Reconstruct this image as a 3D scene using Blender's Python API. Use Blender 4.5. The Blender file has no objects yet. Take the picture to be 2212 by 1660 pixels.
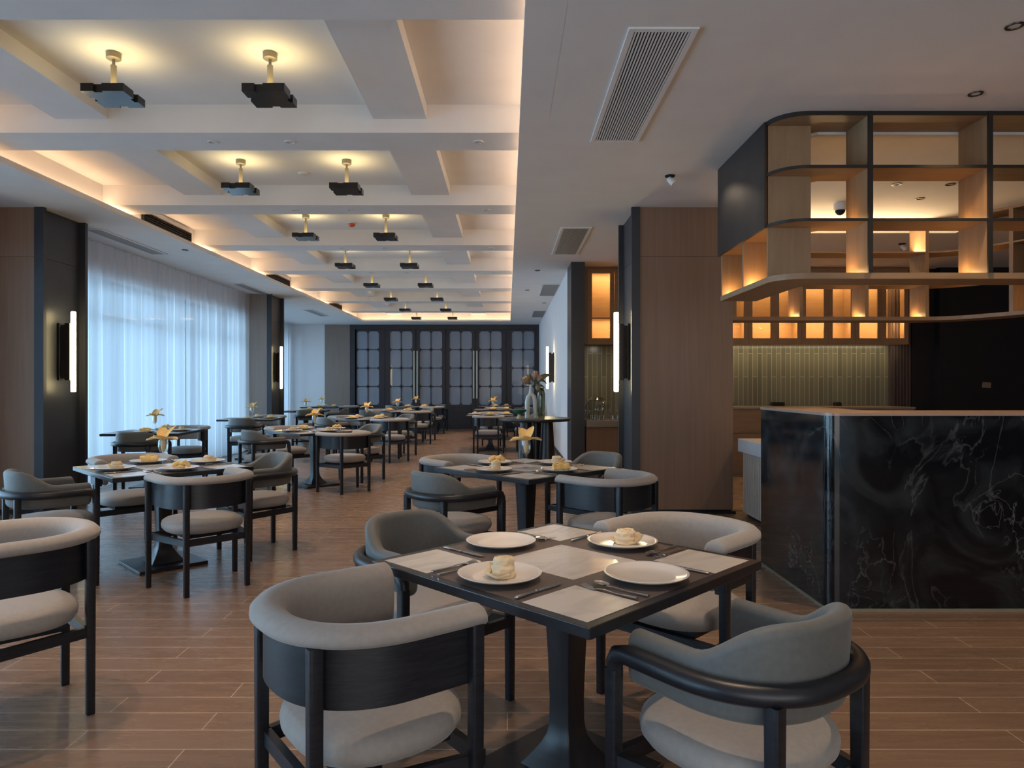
import bpy, bmesh, math, random
from mathutils import Vector, Matrix
from math import sin, cos, pi, radians as R

C = bpy.context.scene
COL = C.collection

# ------------------------------------------------------------------ camera, world, exposure
F = 1512.0
H = 1.378
cam_d = bpy.data.cameras.new('camera')
cam = bpy.data.objects.new('camera', cam_d)
COL.objects.link(cam)
cam.location = (0, 0, H)
cam.rotation_euler = (R(90), 0, 0)
cam_d.sensor_width = 36
cam_d.lens = F / 2212 * 36
cam_d.shift_x = 10 / 2212
cam_d.shift_y = 2 / 2212
cam_d.clip_start = 0.05
cam_d.clip_end = 200
C.camera = cam

W = bpy.data.worlds.new('world')
C.world = W
W.use_nodes = True
bg = W.node_tree.nodes['Background']
bg.inputs[0].default_value = (0.42, 0.70, 1.0, 1)
bg.inputs[1].default_value = 0.50

C.view_settings.view_transform = 'Standard'
C.view_settings.look = 'None'
C.view_settings.gamma = 1
C.view_settings.use_curve_mapping = False
C.view_settings.exposure = 0.42
C.cycles.max_bounces = 7
C.cycles.diffuse_bounces = 4
C.cycles.glossy_bounces = 3
C.cycles.transmission_bounces = 4
C.cycles.transparent_max_bounces = 8
C.cycles.sample_clamp_indirect = 4
C.cycles.caustics_reflective = False
C.cycles.caustics_refractive = False
try:
    C.cycles.use_denoising = True
    C.cycles.denoiser = 'OPENIMAGEDENOISE'
except Exception:
    pass


def light(name, kind, loc, energy, color, aim=None, size=0.1, size_y=None, spot=None, blend=0.5, spread=None, parent=None):
    d = bpy.data.lights.new(name, kind)
    d.energy = energy
    d.color = color
    if kind == 'AREA':
        d.shape = 'RECTANGLE'
        d.size = size
        d.size_y = size_y or size
        if spread:
            d.spread = spread
    else:
        d.shadow_soft_size = size
    if spot:
        d.spot_size = spot
        d.spot_blend = blend
    o = bpy.data.objects.new(name, d)
    COL.objects.link(o)
    o.location = loc
    if aim is not None:
        o.rotation_euler = Vector(aim).to_track_quat('-Z', 'Y').to_euler()
    if parent:
        o.parent = parent
    return o


WARM = (1.0, 0.64, 0.40)
AMBER = (1.0, 0.60, 0.23)
YELL = (1.0, 0.74, 0.33)
DAY = (0.46, 0.74, 1.0)

# daylight outside the curtained windows (real windows of the place)
K_DAY = 0.27
light('day_and_fill_area', 'AREA', (-6.1, 11.5, 1.45), 560 * K_DAY, DAY, (1, 0, -0.12), 6.2, 2.7, spread=R(100))
light('day_and_fill_area', 'AREA', (-6.1, 4.1, 1.45), 560 * K_DAY, DAY, (1, 0, -0.12), 6.2, 2.7, spread=R(100))
light('day_and_fill_area', 'AREA', (-6.1, -2.2, 1.45), 400 * K_DAY, DAY, (1, 0.2, -0.12), 4.0, 2.7, spread=R(100))
light('day_and_fill_area', 'AREA', (-7.5, 18.8, 1.45), 560 * K_DAY, DAY, (1, 0, -0.12), 6.0, 2.7, spread=R(100))
# warm fill light added behind the camera to brighten the near room
light('day_and_fill_area', 'AREA', (1.6, -4.6, 1.7), 100, (1.0, 0.86, 0.72), (0, 1, -0.05), 7.0, 2.8)

# ------------------------------------------------------------------ helpers


def obj(name, bm, m, parent=None, smooth=None, loc=None):
    me = bpy.data.meshes.new(name)
    bmesh.ops.recalc_face_normals(bm, faces=bm.faces[:])
    bm.to_mesh(me)
    bm.free()
    if isinstance(m, (list, tuple)):
        for x in m:
            me.materials.append(x)
    elif m:
        me.materials.append(m)
    if smooth is not None:
        for p in me.polygons:
            p.use_smooth = True
        me.set_sharp_from_angle(angle=R(smooth))
    o = bpy.data.objects.new(name, me)
    COL.objects.link(o)
    if parent:
        o.parent = parent
    if loc:
        o.location = loc
    return o


def tag(o, label, cat, group=None, kind=None):
    if label:
        o['label'] = label
    if cat:
        o['category'] = cat
    if group:
        o['group'] = group
    if kind:
        o['kind'] = kind
    return o


def thing(name, label, cat, loc=(0, 0, 0), rz=0.0, group=None, kind=None):
    o = bpy.data.objects.new(name, None)
    COL.objects.link(o)
    o.location = loc
    o.rotation_euler = (0, 0, rz)
    o.empty_display_size = 0.1
    return tag(o, label, cat, group, kind)


CHILD = {}


def dup(root, loc, rz, label, group=None, name=None):
    r = root.copy()
    COL.objects.link(r)
    r.location = loc
    r.rotation_euler = (0, 0, rz)
    r['label'] = label
    if group:
        r['group'] = group

    def rec(src, dst):
        for ch in list(src.children):
            c = ch.copy()
            COL.objects.link(c)
            c.parent = dst
            rec(ch, c)
    rec(root, r)
    return r


USED = set()


def place(proto, loc, rz, label, group=None):
    """first use moves the prototype itself, later uses copy it"""
    if proto.name not in USED:
        USED.add(proto.name)
        proto.location = loc
        proto.rotation_euler = (0, 0, rz)
        proto['label'] = label
        if group:
            proto['group'] = group
        return proto
    return dup(proto, loc, rz, label, group)


def box(bm, x0, x1, y0, y1, z0, z1, bev=0.0, M=None, mi=0):
    vs = [Vector((x, y, z)) for x in (x0, x1) for y in (y0, y1) for z in (z0, z1)]
    if M:
        vs = [M @ v for v in vs]
    b = [bm.verts.new(v) for v in vs]
    fs = []
    for q in ((0, 1, 3, 2), (4, 6, 7, 5), (0, 4, 5, 1), (2, 3, 7, 6), (0, 2, 6, 4), (1, 5, 7, 3)):
        f = bm.faces.new([b[i] for i in q])
        f.material_index = mi
        fs.append(f)
    if bev > 0:
        es = list({e for f in fs for e in f.edges})
        r = bmesh.ops.bevel(bm, geom=es, offset=bev, segments=2, affect='EDGES', profile=0.5)
        for f in r['faces']:
            f.material_index = mi
    return b


def BM():
    return bmesh.new()


def loft(bm, rings, cap=True, closed=True, mi=0):
    vr = [[bm.verts.new(p) for p in r] for r in rings]
    n = len(vr[0])
    for a, b in zip(vr, vr[1:]):
        for i in range(n if closed else n - 1):
            j = (i + 1) % n
            f = bm.faces.new((a[i], a[j], b[j], b[i]))
            f.material_index = mi
    if cap and closed:
        bm.faces.new(list(reversed(vr[0]))).material_index = mi
        bm.faces.new(vr[-1]).material_index = mi
    return vr


def lathe(bm, prof, n=24, c=(0, 0, 0), cap=True, mi=0):
    rings = []
    for r, z in prof:
        rings.append([Vector((c[0] + r * cos(2 * pi * i / n), c[1] + r * sin(2 * pi * i / n), c[2] + z)) for i in range(n)])
    return loft(bm, rings, cap=cap, mi=mi)


def tube(bm, pts, rad, n=10, mi=0, flat=1.0):
    pts = [Vector(p) for p in pts]
    rr = rad if isinstance(rad, (list, tuple)) else [rad] * len(pts)
    rings = []
    ref = Vector((0, 0, 1))
    t0 = (pts[1] - pts[0]).normalized()
    if abs(t0.dot(ref)) > 0.95:
        ref = Vector((1, 0, 0))
    a = t0.cross(ref).normalized()
    for i, p in enumerate(pts):
        if i == 0:
            t = pts[1] - pts[0]
        elif i == len(pts) - 1:
            t = pts[-1] - pts[-2]
        else:
            t = (pts[i + 1] - pts[i]).normalized() + (pts[i] - pts[i - 1]).normalized()
        t.normalize()
        a = (a - t * a.dot(t)).normalized()
        b = t.cross(a)
        rings.append([p + (a * cos(2 * pi * k / n) + b * sin(2 * pi * k / n) * flat) * rr[i] for k in range(n)])
    loft(bm, rings, mi=mi)


# ------------------------------------------------------------------ materials


def nt(name):
    m = bpy.data.materials.new(name)
    m.use_nodes = True
    t = m.node_tree
    return m, t, t.nodes['Principled BSDF']


def setp(p, **k):
    names = {'rough': 'Roughness', 'metal': 'Metallic', 'spec': 'Specular IOR Level', 'coat': 'Coat Weight',
             'coatr': 'Coat Roughness', 'sheen': 'Sheen Weight', 'alpha': 'Alpha'}
    for a, v in k.items():
        p.inputs[names[a]].default_value = v


def noise_col(t, p, c1, c2, scale=5, stretch=(1, 1, 1), detail=3, lo=0.35, hi=0.65, bump=0.0, distort=0.0, bd=0.002):
    tc = t.nodes.new('ShaderNodeTexCoord')
    mp = t.nodes.new('ShaderNodeMapping')
    mp.inputs['Scale'].default_value = stretch
    nz = t.nodes.new('ShaderNodeTexNoise')
    nz.inputs['Scale'].default_value = scale
    nz.inputs['Detail'].default_value = detail
    nz.inputs['Distortion'].default_value = distort
    cr = t.nodes.new('ShaderNodeValToRGB')
    cr.color_ramp.elements[0].position = lo
    cr.color_ramp.elements[1].position = hi
    cr.color_ramp.elements[0].color = (*c1, 1)
    cr.color_ramp.elements[1].color = (*c2, 1)
    t.links.new(tc.outputs['Object'], mp.inputs[0])
    t.links.new(mp.outputs[0], nz.inputs['Vector'])
    t.links.new(nz.outputs['Fac'], cr.inputs[0])
    t.links.new(cr.outputs[0], p.inputs['Base Color'])
    if bump:
        b = t.nodes.new('ShaderNodeBump')
        b.inputs['Strength'].default_value = bump
        b.inputs['Distance'].default_value = bd
        t.links.new(nz.outputs['Fac'], b.inputs['Height'])
        t.links.new(b.outputs[0], p.inputs['Normal'])
    return nz, cr


def mat(name, c, c2=None, **k):
    args = {a: k.pop(a) for a in ('scale', 'stretch', 'detail', 'lo', 'hi', 'bump', 'distort', 'bd') if a in k}
    m, t, p = nt(name)
    setp(p, **k)
    noise_col(t, p, c, c2 or tuple(x * 0.9 for x in c), **args)
    return m


def emis(name, c, s):
    m, t, p = nt(name)
    p.inputs['Base Color'].default_value = (*c, 1)
    p.inputs['Emission Color'].default_value = (*c, 1)
    p.inputs['Emission Strength'].default_value = s
    return m


M = {}
M['plaster'] = mat('white_plaster', (0.82, 0.81, 0.80), (0.79, 0.78, 0.77), rough=0.85, scale=3)
M['wallpaint'] = mat('pale_wall_paint', (0.80, 0.80, 0.82), (0.77, 0.77, 0.79), rough=0.8, scale=2)
M['brown'] = mat('brown_veneer', (0.285, 0.175, 0.115), (0.25, 0.150, 0.097), rough=0.5, scale=2.2, stretch=(14, 14, 0.6), detail=5)
M['taupe'] = mat('taupe_veneer', (0.27, 0.215, 0.18), (0.25, 0.195, 0.165), rough=0.5, scale=2.2, stretch=(14, 14, 0.6), detail=5)
M['oak'] = mat('honey_wood', (0.36, 0.225, 0.125), (0.31, 0.19, 0.10), rough=0.45, scale=2.5, stretch=(1.5, 10, 10), detail=4)
M['oakv'] = mat('honey_wood_upright', (0.36, 0.225, 0.125), (0.31, 0.19, 0.10), rough=0.45, scale=2.5, stretch=(10, 10, 1.2), detail=4)
M['cladding'] = mat('charcoal_cladding', (0.035, 0.038, 0.047), (0.030, 0.033, 0.042), rough=0.45, scale=4)
M['blackmetal'] = mat('black_metal', (0.022, 0.022, 0.025), (0.03, 0.03, 0.032), rough=0.32, metal=0.3, scale=6)
M['sheet'] = mat('burnished_steel_sheet', (0.045, 0.045, 0.048), (0.10, 0.095, 0.09), rough=0.42, metal=0.8, scale=1.6, stretch=(1, 1, 0.5), detail=6, lo=0.4, hi=0.75)
M['bronze'] = mat('dark_bronze', (0.055, 0.045, 0.038), (0.045, 0.037, 0.032), rough=0.3, metal=0.7, scale=8)
M['lampplate'] = mat('gloss_lamp_plate', (0.05, 0.048, 0.045), (0.045, 0.042, 0.04), rough=0.18, metal=0.6, scale=8)
M['brass'] = mat('pale_brass', (0.30, 0.265, 0.20), (0.27, 0.24, 0.18), rough=0.5, metal=0.3, scale=8)
M['chairwood'] = mat('black_stained_ash', (0.009, 0.0105, 0.015), (0.017, 0.019, 0.026), rough=0.38, scale=3, stretch=(3, 3, 28), detail=5, bump=0.15, distort=1.2)
M['fabric'] = mat('taupe_upholstery', (0.34, 0.315, 0.295), (0.31, 0.288, 0.27), rough=0.78, sheen=0.25, scale=60, bump=0.08, bd=0.001)
M['leather_shaded'] = mat('shaded_upholstery', (0.130, 0.134, 0.128), (0.115, 0.118, 0.112), rough=0.6, sheen=0.2, scale=60, bump=0.06, bd=0.001)  # darker than the seat fabric: shade on the chair backs put into the colour
M['tablewood'] = mat('dark_table_wood', (0.014, 0.014, 0.018), (0.022, 0.021, 0.025), rough=0.34, scale=3, stretch=(20, 2, 4), detail=4)
M['inlay'] = mat('brown_leather_inlay', (0.105, 0.082, 0.074), (0.095, 0.073, 0.066), rough=0.5, scale=20)
M['ceramic'] = mat('glazed_white_ceramic', (0.74, 0.70, 0.66), (0.72, 0.68, 0.64), rough=0.16, coat=0.4, scale=3)
M['vaseceramic'] = mat('matte_white_ceramic', (0.66, 0.72, 0.72), (0.62, 0.68, 0.68), rough=0.45, scale=6)
M['steel'] = mat('polished_steel', (0.62, 0.61, 0.60), (0.58, 0.57, 0.56), rough=0.16, metal=1.0, scale=8)
M['satin'] = mat('satin_steel', (0.42, 0.43, 0.40), (0.40, 0.41, 0.38), rough=0.3, metal=0.6, scale=8)
M['cream'] = mat('cream_napkin', (0.78, 0.62, 0.40), (0.72, 0.56, 0.35), rough=0.85, sheen=0.3, scale=40, bump=0.2, bd=0.001)
M['yellow'] = mat('yellow_napkin', (0.88, 0.58, 0.20), (0.80, 0.52, 0.17), rough=0.75, sheen=0.3, scale=40, bump=0.2, bd=0.001)
M['glaze_teal'] = mat('teal_glaze', (0.04, 0.17, 0.14), (0.03, 0.13, 0.11), rough=0.2, coat=0.5, scale=10)
M['leaf'] = mat('olive_leaf', (0.10, 0.12, 0.045), (0.06, 0.08, 0.03), rough=0.5, scale=12)
M['petal'] = mat('dusty_petal', (0.36, 0.27, 0.20), (0.26, 0.22, 0.12), rough=0.7, scale=25)
M['petal_pink'] = mat('pale_pink_petal', (0.52, 0.38, 0.33), (0.40, 0.30, 0.24), rough=0.7, scale=18)
M['grille'] = mat('grey_grille', (0.40, 0.39, 0.38), (0.37, 0.36, 0.35), rough=0.5, scale=8)
M['slot'] = mat('dark_duct', (0.012, 0.012, 0.012), (0.01, 0.01, 0.01), rough=0.9)
M['dark'] = mat('dark_panelling', (0.010, 0.008, 0.011), (0.007, 0.006, 0.008), rough=0.6, scale=4)
M['doorframe'] = mat('black_door_paint', (0.036, 0.034, 0.042), (0.030, 0.028, 0.036), rough=0.42, scale=6)
M['mauve'] = mat('mauve_panel', (0.10, 0.068, 0.062), (0.085, 0.058, 0.052), rough=0.5, scale=2, stretch=(20, 20, 0.6))
M['stone'] = mat('grey_stone', (0.34, 0.29, 0.24), (0.27, 0.23, 0.19), rough=0.3, scale=3, stretch=(1, 1, 5), detail=6)
M['whitestone'] = mat('white_stone', (0.62, 0.62, 0.62), (0.55, 0.55, 0.56), rough=0.3, scale=3, detail=6)
M['ribs'] = mat('pale_ribbed_wood', (0.42, 0.33, 0.27), (0.37, 0.29, 0.235), rough=0.5, scale=3, stretch=(10, 10, 1))
M['bartop'] = mat('rose_brown_bar_top', (0.40, 0.28, 0.22), (0.34, 0.24, 0.19), rough=0.22, scale=3, stretch=(1, 8, 1))
M['white'] = mat('white_plastic', (0.72, 0.72, 0.72), (0.70, 0.70, 0.70), rough=0.4)
M['red'] = mat('red_plastic', (0.62, 0.09, 0.03), (0.55, 0.08, 0.03), rough=0.4)
M['beige'] = mat('beige_plate', (0.32, 0.22, 0.14), (0.28, 0.19, 0.12), rough=0.5)
M['tube'] = emis('warm_tube_glow', (1.0, 0.80, 0.42), 16.0)
M['led'] = emis('warm_led_glow', (1.0, 0.66, 0.34), 5.0)
M['ledline'] = emis('pale_led_glow', (1.0, 0.72, 0.42), 2.5)
M['lens'] = emis('lit_lamp_lens', (1.0, 0.80, 0.58), 3.0)


def make_marble():
    m, t, p = nt('white_marble')
    setp(p, rough=0.2, coat=0.15)
    nz, cr = noise_col(t, p, (0.54, 0.52, 0.49), (0.64, 0.605, 0.56), scale=3.2, stretch=(1.0, 1.8, 1), detail=9, lo=0.38, hi=0.52, distort=2.2)
    return m


def make_black_marble():
    m, t, p = nt('black_veined_marble')
    setp(p, rough=0.09, coat=0.0)
    tc = t.nodes.new('ShaderNodeTexCoord')
    n1 = t.nodes.new('ShaderNodeTexNoise')
    n1.inputs['Scale'].default_value = 2.0
    n1.inputs['Detail'].default_value = 8
    n1.inputs['Distortion'].default_value = 2.2
    v = t.nodes.new('ShaderNodeTexVoronoi')
    v.feature = 'DISTANCE_TO_EDGE'
    v.inputs['Scale'].default_value = 2.6
    ma = t.nodes.new('ShaderNodeVectorMath')
    ma.operation = 'SCALE'
    ma.inputs['Scale'].default_value = 0.9
    ad = t.nodes.new('ShaderNodeVectorMath')
    ad.operation = 'ADD'
    t.links.new(tc.outputs['Object'], n1.inputs['Vector'])
    t.links.new(n1.outputs['Color'], ma.inputs[0])
    t.links.new(tc.outputs['Object'], ad.inputs[0])
    t.links.new(ma.outputs[0], ad.inputs[1])
    t.links.new(ad.outputs[0], v.inputs['Vector'])
    cr = t.nodes.new('ShaderNodeValToRGB')
    cr.color_ramp.elements[0].position = 0.0
    cr.color_ramp.elements[0].color = (0.105, 0.11, 0.11, 1)
    cr.color_ramp.elements[1].position = 0.020
    cr.color_ramp.elements[1].color = (0.0, 0.0, 0.0, 1)
    t.links.new(v.outputs['Distance'], cr.inputs[0])
    n2 = t.nodes.new('ShaderNodeTexNoise')
    n2.inputs['Scale'].default_value = 1.7
    n2.inputs['Detail'].default_value = 5
    t.links.new(tc.outputs['Object'], n2.inputs['Vector'])
    cm = t.nodes.new('ShaderNodeValToRGB')
    cm.color_ramp.elements[0].position = 0.52
    cm.color_ramp.elements[0].color = (0, 0, 0, 1)
    cm.color_ramp.elements[1].position = 0.66
    cm.color_ramp.elements[1].color = (1, 1, 1, 1)
    t.links.new(n2.outputs['Fac'], cm.inputs[0])
    mul = t.nodes.new('ShaderNodeMixRGB')
    mul.blend_type = 'MULTIPLY'
    mul.inputs[0].default_value = 1
    t.links.new(cr.outputs[0], mul.inputs[1])
    t.links.new(cm.outputs[0], mul.inputs[2])
    cl = t.nodes.new('ShaderNodeValToRGB')
    cl.color_ramp.elements[0].position = 0.45
    cl.color_ramp.elements[0].color = (0.0045, 0.0055, 0.008, 1)
    cl.color_ramp.elements[1].position = 0.75
    cl.color_ramp.elements[1].color = (0.030, 0.037, 0.040, 1)  # bluish patches in the base colour stand in for window reflections
    t.links.new(n1.outputs['Fac'], cl.inputs[0])
    w2 = t.nodes.new('ShaderNodeTexNoise')
    w2.inputs['Scale'].default_value = 1.5
    w2.inputs['Detail'].default_value = 5
    w2.inputs['Distortion'].default_value = 2.4
    m2 = t.nodes.new('ShaderNodeMapping')
    m2.inputs['Scale'].default_value = (1.0, 1.0, 0.45)
    m2.inputs['Rotation'].default_value = (0, 0.5, 0)
    t.links.new(tc.outputs['Object'], m2.inputs[0])
    t.links.new(m2.outputs[0], w2.inputs['Vector'])
    sb = t.nodes.new('ShaderNodeMath')
    sb.operation = 'SUBTRACT'
    sb.inputs[1].default_value = 0.5
    ab = t.nodes.new('ShaderNodeMath')
    ab.operation = 'ABSOLUTE'
    t.links.new(w2.outputs['Fac'], sb.inputs[0])
    t.links.new(sb.outputs[0], ab.inputs[0])
    c2 = t.nodes.new('ShaderNodeValToRGB')
    c2.color_ramp.elements[0].position = 0.0
    c2.color_ramp.elements[0].color = (0.045, 0.05, 0.05, 1)
    c2.color_ramp.elements[1].position = 0.010
    c2.color_ramp.elements[1].color = (0.0, 0.0, 0.0, 1)
    t.links.new(ab.outputs[0], c2.inputs[0])
    n3 = t.nodes.new('ShaderNodeTexNoise')
    n3.inputs['Scale'].default_value = 2.3
    n3.inputs['Detail'].default_value = 3
    m3 = t.nodes.new('ShaderNodeValToRGB')
    m3.color_ramp.elements[0].position = 0.47
    m3.color_ramp.elements[1].position = 0.60
    t.links.new(m2.outputs[0], n3.inputs['Vector'])
    t.links.new(n3.outputs['Fac'], m3.inputs[0])
    mz = t.nodes.new('ShaderNodeMixRGB')
    mz.blend_type = 'MULTIPLY'
    mz.inputs[0].default_value = 1
    t.links.new(c2.outputs[0], mz.inputs[1])
    t.links.new(m3.outputs[0], mz.inputs[2])
    mq = t.nodes.new('ShaderNodeMixRGB')
    mq.blend_type = 'ADD'
    mq.inputs[0].default_value = 1
    sm = t.nodes.new('ShaderNodeMixRGB')
    sm.blend_type = 'ADD'
    sm.inputs[0].default_value = 1
    t.links.new(cl.outputs[0], sm.inputs[1])
    t.links.new(mul.outputs[0], sm.inputs[2])
    t.links.new(sm.outputs[0], mq.inputs[1])
    t.links.new(mz.outputs[0], mq.inputs[2])
    t.links.new(mq.outputs[0], p.inputs['Base Color'])
    return m


def make_floor():
    m, t, p = nt('oak_plank_floor')
    tc = t.nodes.new('ShaderNodeTexCoord')
    br = t.nodes.new('ShaderNodeTexBrick')
    br.offset = 0.37
    br.inputs['Scale'].default_value = 1.0
    br.inputs['Brick Width'].default_value = 1.22
    br.inputs['Row Height'].default_value = 0.147
    br.inputs['Mortar Size'].default_value = 0.0021
    br.inputs['Mortar Smooth'].default_value = 0.1
    br.inputs['Color1'].default_value = (0.212, 0.136, 0.094, 1)
    br.inputs['Color2'].default_value = (0.243, 0.158, 0.110, 1)
    br.inputs['Mortar'].default_value = (0.60, 0.47, 0.36, 1)
    t.links.new(tc.outputs['Object'], br.inputs['Vector'])
    mp = t.nodes.new('ShaderNodeMapping')
    mp.inputs['Scale'].default_value = (0.9, 9, 1)
    nz = t.nodes.new('ShaderNodeTexNoise')
    nz.inputs['Scale'].default_value = 3.0
    nz.inputs['Detail'].default_value = 6
    nz.inputs['Distortion'].default_value = 0.4
    t.links.new(tc.outputs['Object'], mp.inputs[0])
    t.links.new(mp.outputs[0], nz.inputs['Vector'])
    cr = t.nodes.new('ShaderNodeValToRGB')
    cr.color_ramp.elements[0].position = 0.3
    cr.color_ramp.elements[0].color = (0.88, 0.875, 0.87, 1)
    cr.color_ramp.elements[1].position = 0.7
    cr.color_ramp.elements[1].color = (1.08, 1.08, 1.08, 1)
    t.links.new(nz.outputs['Fac'], cr.inputs[0])
    mx = t.nodes.new('ShaderNodeMixRGB')
    mx.blend_type = 'MULTIPLY'
    mx.inputs[0].default_value = 1
    t.links.new(br.outputs['Color'], mx.inputs[1])
    t.links.new(cr.outputs[0], mx.inputs[2])
    t.links.new(mx.outputs[0], p.inputs['Base Color'])
    mr = t.nodes.new('ShaderNodeMapRange')
    mr.inputs['To Min'].default_value = 0.20
    mr.inputs['To Max'].default_value = 0.34
    t.links.new(nz.outputs['Fac'], mr.inputs['Value'])
    t.links.new(mr.outputs[0], p.inputs['Roughness'])
    b = t.nodes.new('ShaderNodeBump')
    b.inputs['Strength'].default_value = 0.05
    b.inputs['Distance'].default_value = 0.001
    t.links.new(nz.outputs['Fac'], b.inputs['Height'])
    t.links.new(b.outputs[0], p.inputs['Normal'])
    return m


def make_tiles():
    m, t, p = nt('olive_stick_tiles')
    tc = t.nodes.new('ShaderNodeTexCoord')
    sp = t.nodes.new('ShaderNodeSeparateXYZ')
    cb = t.nodes.new('ShaderNodeCombineXYZ')
    t.links.new(tc.outputs['Object'], sp.inputs[0])
    t.links.new(sp.outputs['Z'], cb.inputs['X'])
    t.links.new(sp.outputs['X'], cb.inputs['Y'])
    br = t.nodes.new('ShaderNodeTexBrick')
    br.offset = 0.41
    br.inputs['Scale'].default_value = 1.0
    br.inputs['Brick Width'].default_value = 0.95
    br.inputs['Row Height'].default_value = 0.078
    br.inputs['Mortar Size'].default_value = 0.0035
    br.inputs['Bias'].default_value = -0.2
    br.inputs['Color1'].default_value = (0.235, 0.22, 0.145, 1)
    br.inputs['Color2'].default_value = (0.16, 0.148, 0.105, 1)
    br.inputs['Mortar'].default_value = (0.50, 0.47, 0.33, 1)
    t.links.new(cb.outputs[0], br.inputs['Vector'])
    t.links.new(br.outputs['Color'], p.inputs['Base Color'])
    setp(p, rough=0.22)
    return m


def make_curtain():
    m = bpy.data.materials.new('sheer_white_curtain')
    m.use_nodes = True
    t = m.node_tree
    t.nodes.clear()
    out = t.nodes.new('ShaderNodeOutputMaterial')
    d = t.nodes.new('ShaderNodeBsdfDiffuse')
    d.inputs[0].default_value = (0.72, 0.72, 0.74, 1)
    tr = t.nodes.new('ShaderNodeBsdfTranslucent')
    tr.inputs[0].default_value = (0.80, 0.82, 0.86, 1)
    tp = t.nodes.new('ShaderNodeBsdfTransparent')
    a = t.nodes.new('ShaderNodeMixShader')
    b = t.nodes.new('ShaderNodeMixShader')
    a.inputs[0].default_value = 0.42
    nz = t.nodes.new('ShaderNodeTexNoise')
    tc = t.nodes.new('ShaderNodeTexCoord')
    mp = t.nodes.new('ShaderNodeMapping')
    mp.inputs['Scale'].default_value = (1, 9, 0.25)
    nz.inputs['Scale'].default_value = 1.3
    mr = t.nodes.new('ShaderNodeMapRange')
    mr.inputs['To Min'].default_value = 0.34
    mr.inputs['To Max'].default_value = 0.50
    t.links.new(tc.outputs['Object'], mp.inputs[0])
    t.links.new(mp.outputs[0], nz.inputs['Vector'])
    t.links.new(nz.outputs['Fac'], mr.inputs['Value'])
    t.links.new(mr.outputs[0], b.inputs[0])
    t.links.new(d.outputs[0], a.inputs[1])
    t.links.new(tr.outputs[0], a.inputs[2])
    t.links.new(a.outputs[0], b.inputs[1])
    t.links.new(tp.outputs[0], b.inputs[2])
    t.links.new(b.outputs[0], out.inputs[0])
    return m


def make_glass(name, tint=(1, 1, 1), gl=0.12, rough=0.03):
    m = bpy.data.materials.new(name)
    m.use_nodes = True
    t = m.node_tree
    t.nodes.clear()
    out = t.nodes.new('ShaderNodeOutputMaterial')
    tp = t.nodes.new('ShaderNodeBsdfTransparent')
    tp.inputs[0].default_value = (*tint, 1)
    g = t.nodes.new('ShaderNodeBsdfGlossy')
    g.inputs['Roughness'].default_value = rough
    lw = t.nodes.new('ShaderNodeLayerWeight')
    lw.inputs[0].default_value = gl
    mx = t.nodes.new('ShaderNodeMixShader')
    t.links.new(lw.outputs['Facing'], mx.inputs[0])
    t.links.new(tp.outputs[0], mx.inputs[1])
    t.links.new(g.outputs[0], mx.inputs[2])
    t.links.new(mx.outputs[0], out.inputs[0])
    return m


M['marble'] = make_marble()
M['blackmarble'] = make_black_marble()
M['floor'] = make_floor()
M['tiles'] = make_tiles()
M['curtain'] = make_curtain()
M['glass'] = make_glass('clear_glass', (0.97, 0.98, 0.98), 0.14)
M['crystal'] = make_glass('cut_crystal', (0.92, 0.93, 0.92), 0.42, 0.06)
M['winglass'] = make_glass('window_glass', (0.95, 0.97, 0.98), 0.1)
M['darkglass'] = make_glass('olive_glass', (0.42, 0.42, 0.30), 0.4)
M['frosted'] = mat('frosted_door_glass', (0.30, 0.34, 0.41), (0.26, 0.30, 0.37), rough=0.35, coat=0.3, scale=3, stretch=(1, 1, 0.4))
M['edge'] = mat('dark_trim_edge', (0.020, 0.017, 0.015), (0.018, 0.015, 0.013), rough=0.4)

# ------------------------------------------------------------------ room shell
ZC = 3.278     # low ceiling
ZT = 3.618     # coffer ceiling
YF = 22.1      # far wall
YB = -4.0
XR = 8.9
n_trim = [0]


def struct(name, bm, m, label, cat, smooth=None):
    return tag(obj(name, bm, m, None, smooth), label, cat, None, 'structure')


b = BM()
box(b, -8.0, XR + .3, YB - .3, YF + .3, -0.12, 0)
struct('floor', b, M['floor'], 'brown oak plank floor with pale seams', 'floor')

# ceilings: coffer plane, side soffits with the cove ledge
b = BM()
box(b, -4.75, 0.5, YB, 21.3, ZT, ZT + .1)
struct('ceiling', b, M['plaster'], 'white coffered upper ceiling over the dining tables', 'ceiling')
b = BM()
box(b, 0.30, XR + .3, YB - .3, 8.35, ZC, 3.80)
box(b, 0.30, 2.6, 8.35, YF + .3, ZC, 3.80)
box(b, 2.6, XR + .3, 8.75, YF + .3, ZC, 3.80)
box(b, 5.6, XR + .3, 8.35, 8.75, ZC, 3.80)
box(b, 2.6, 5.6, 8.35, 8.75, ZC + .14, 3.80)
box(b, 0.089, 0.301, YB - .3, 21.1, ZC, ZC + .055)
struct('ceiling', b, M['plaster'], 'flat white lower ceiling running along the bar side', 'ceiling')
b = BM()
box(b, -8.0, -4.53, YB - .3, YF + .3, ZC, 3.80)
box(b, -4.531, -4.32, YB - .3, 21.1, ZC, ZC + .055)
struct('ceiling', b, M['plaster'], 'flat white lower ceiling running along the window curtains', 'ceiling')
b = BM()
box(b, -4.53, 0.30, 21.1, YF + .3, ZC, 3.80)
box(b, -4.32, 0.089, 20.88, 21.11, ZC, ZC + .055)
struct('ceiling', b, M['plaster'], 'white lower ceiling strip above the black doors', 'ceiling')
b = BM()
box(b, 2.62, 5.58, 8.62, 8.72, ZC + .10, ZC + .139)
struct('trim_1', b, M['ledline'], 'thin glowing light slot in the bar ceiling', 'light strip')

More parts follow.
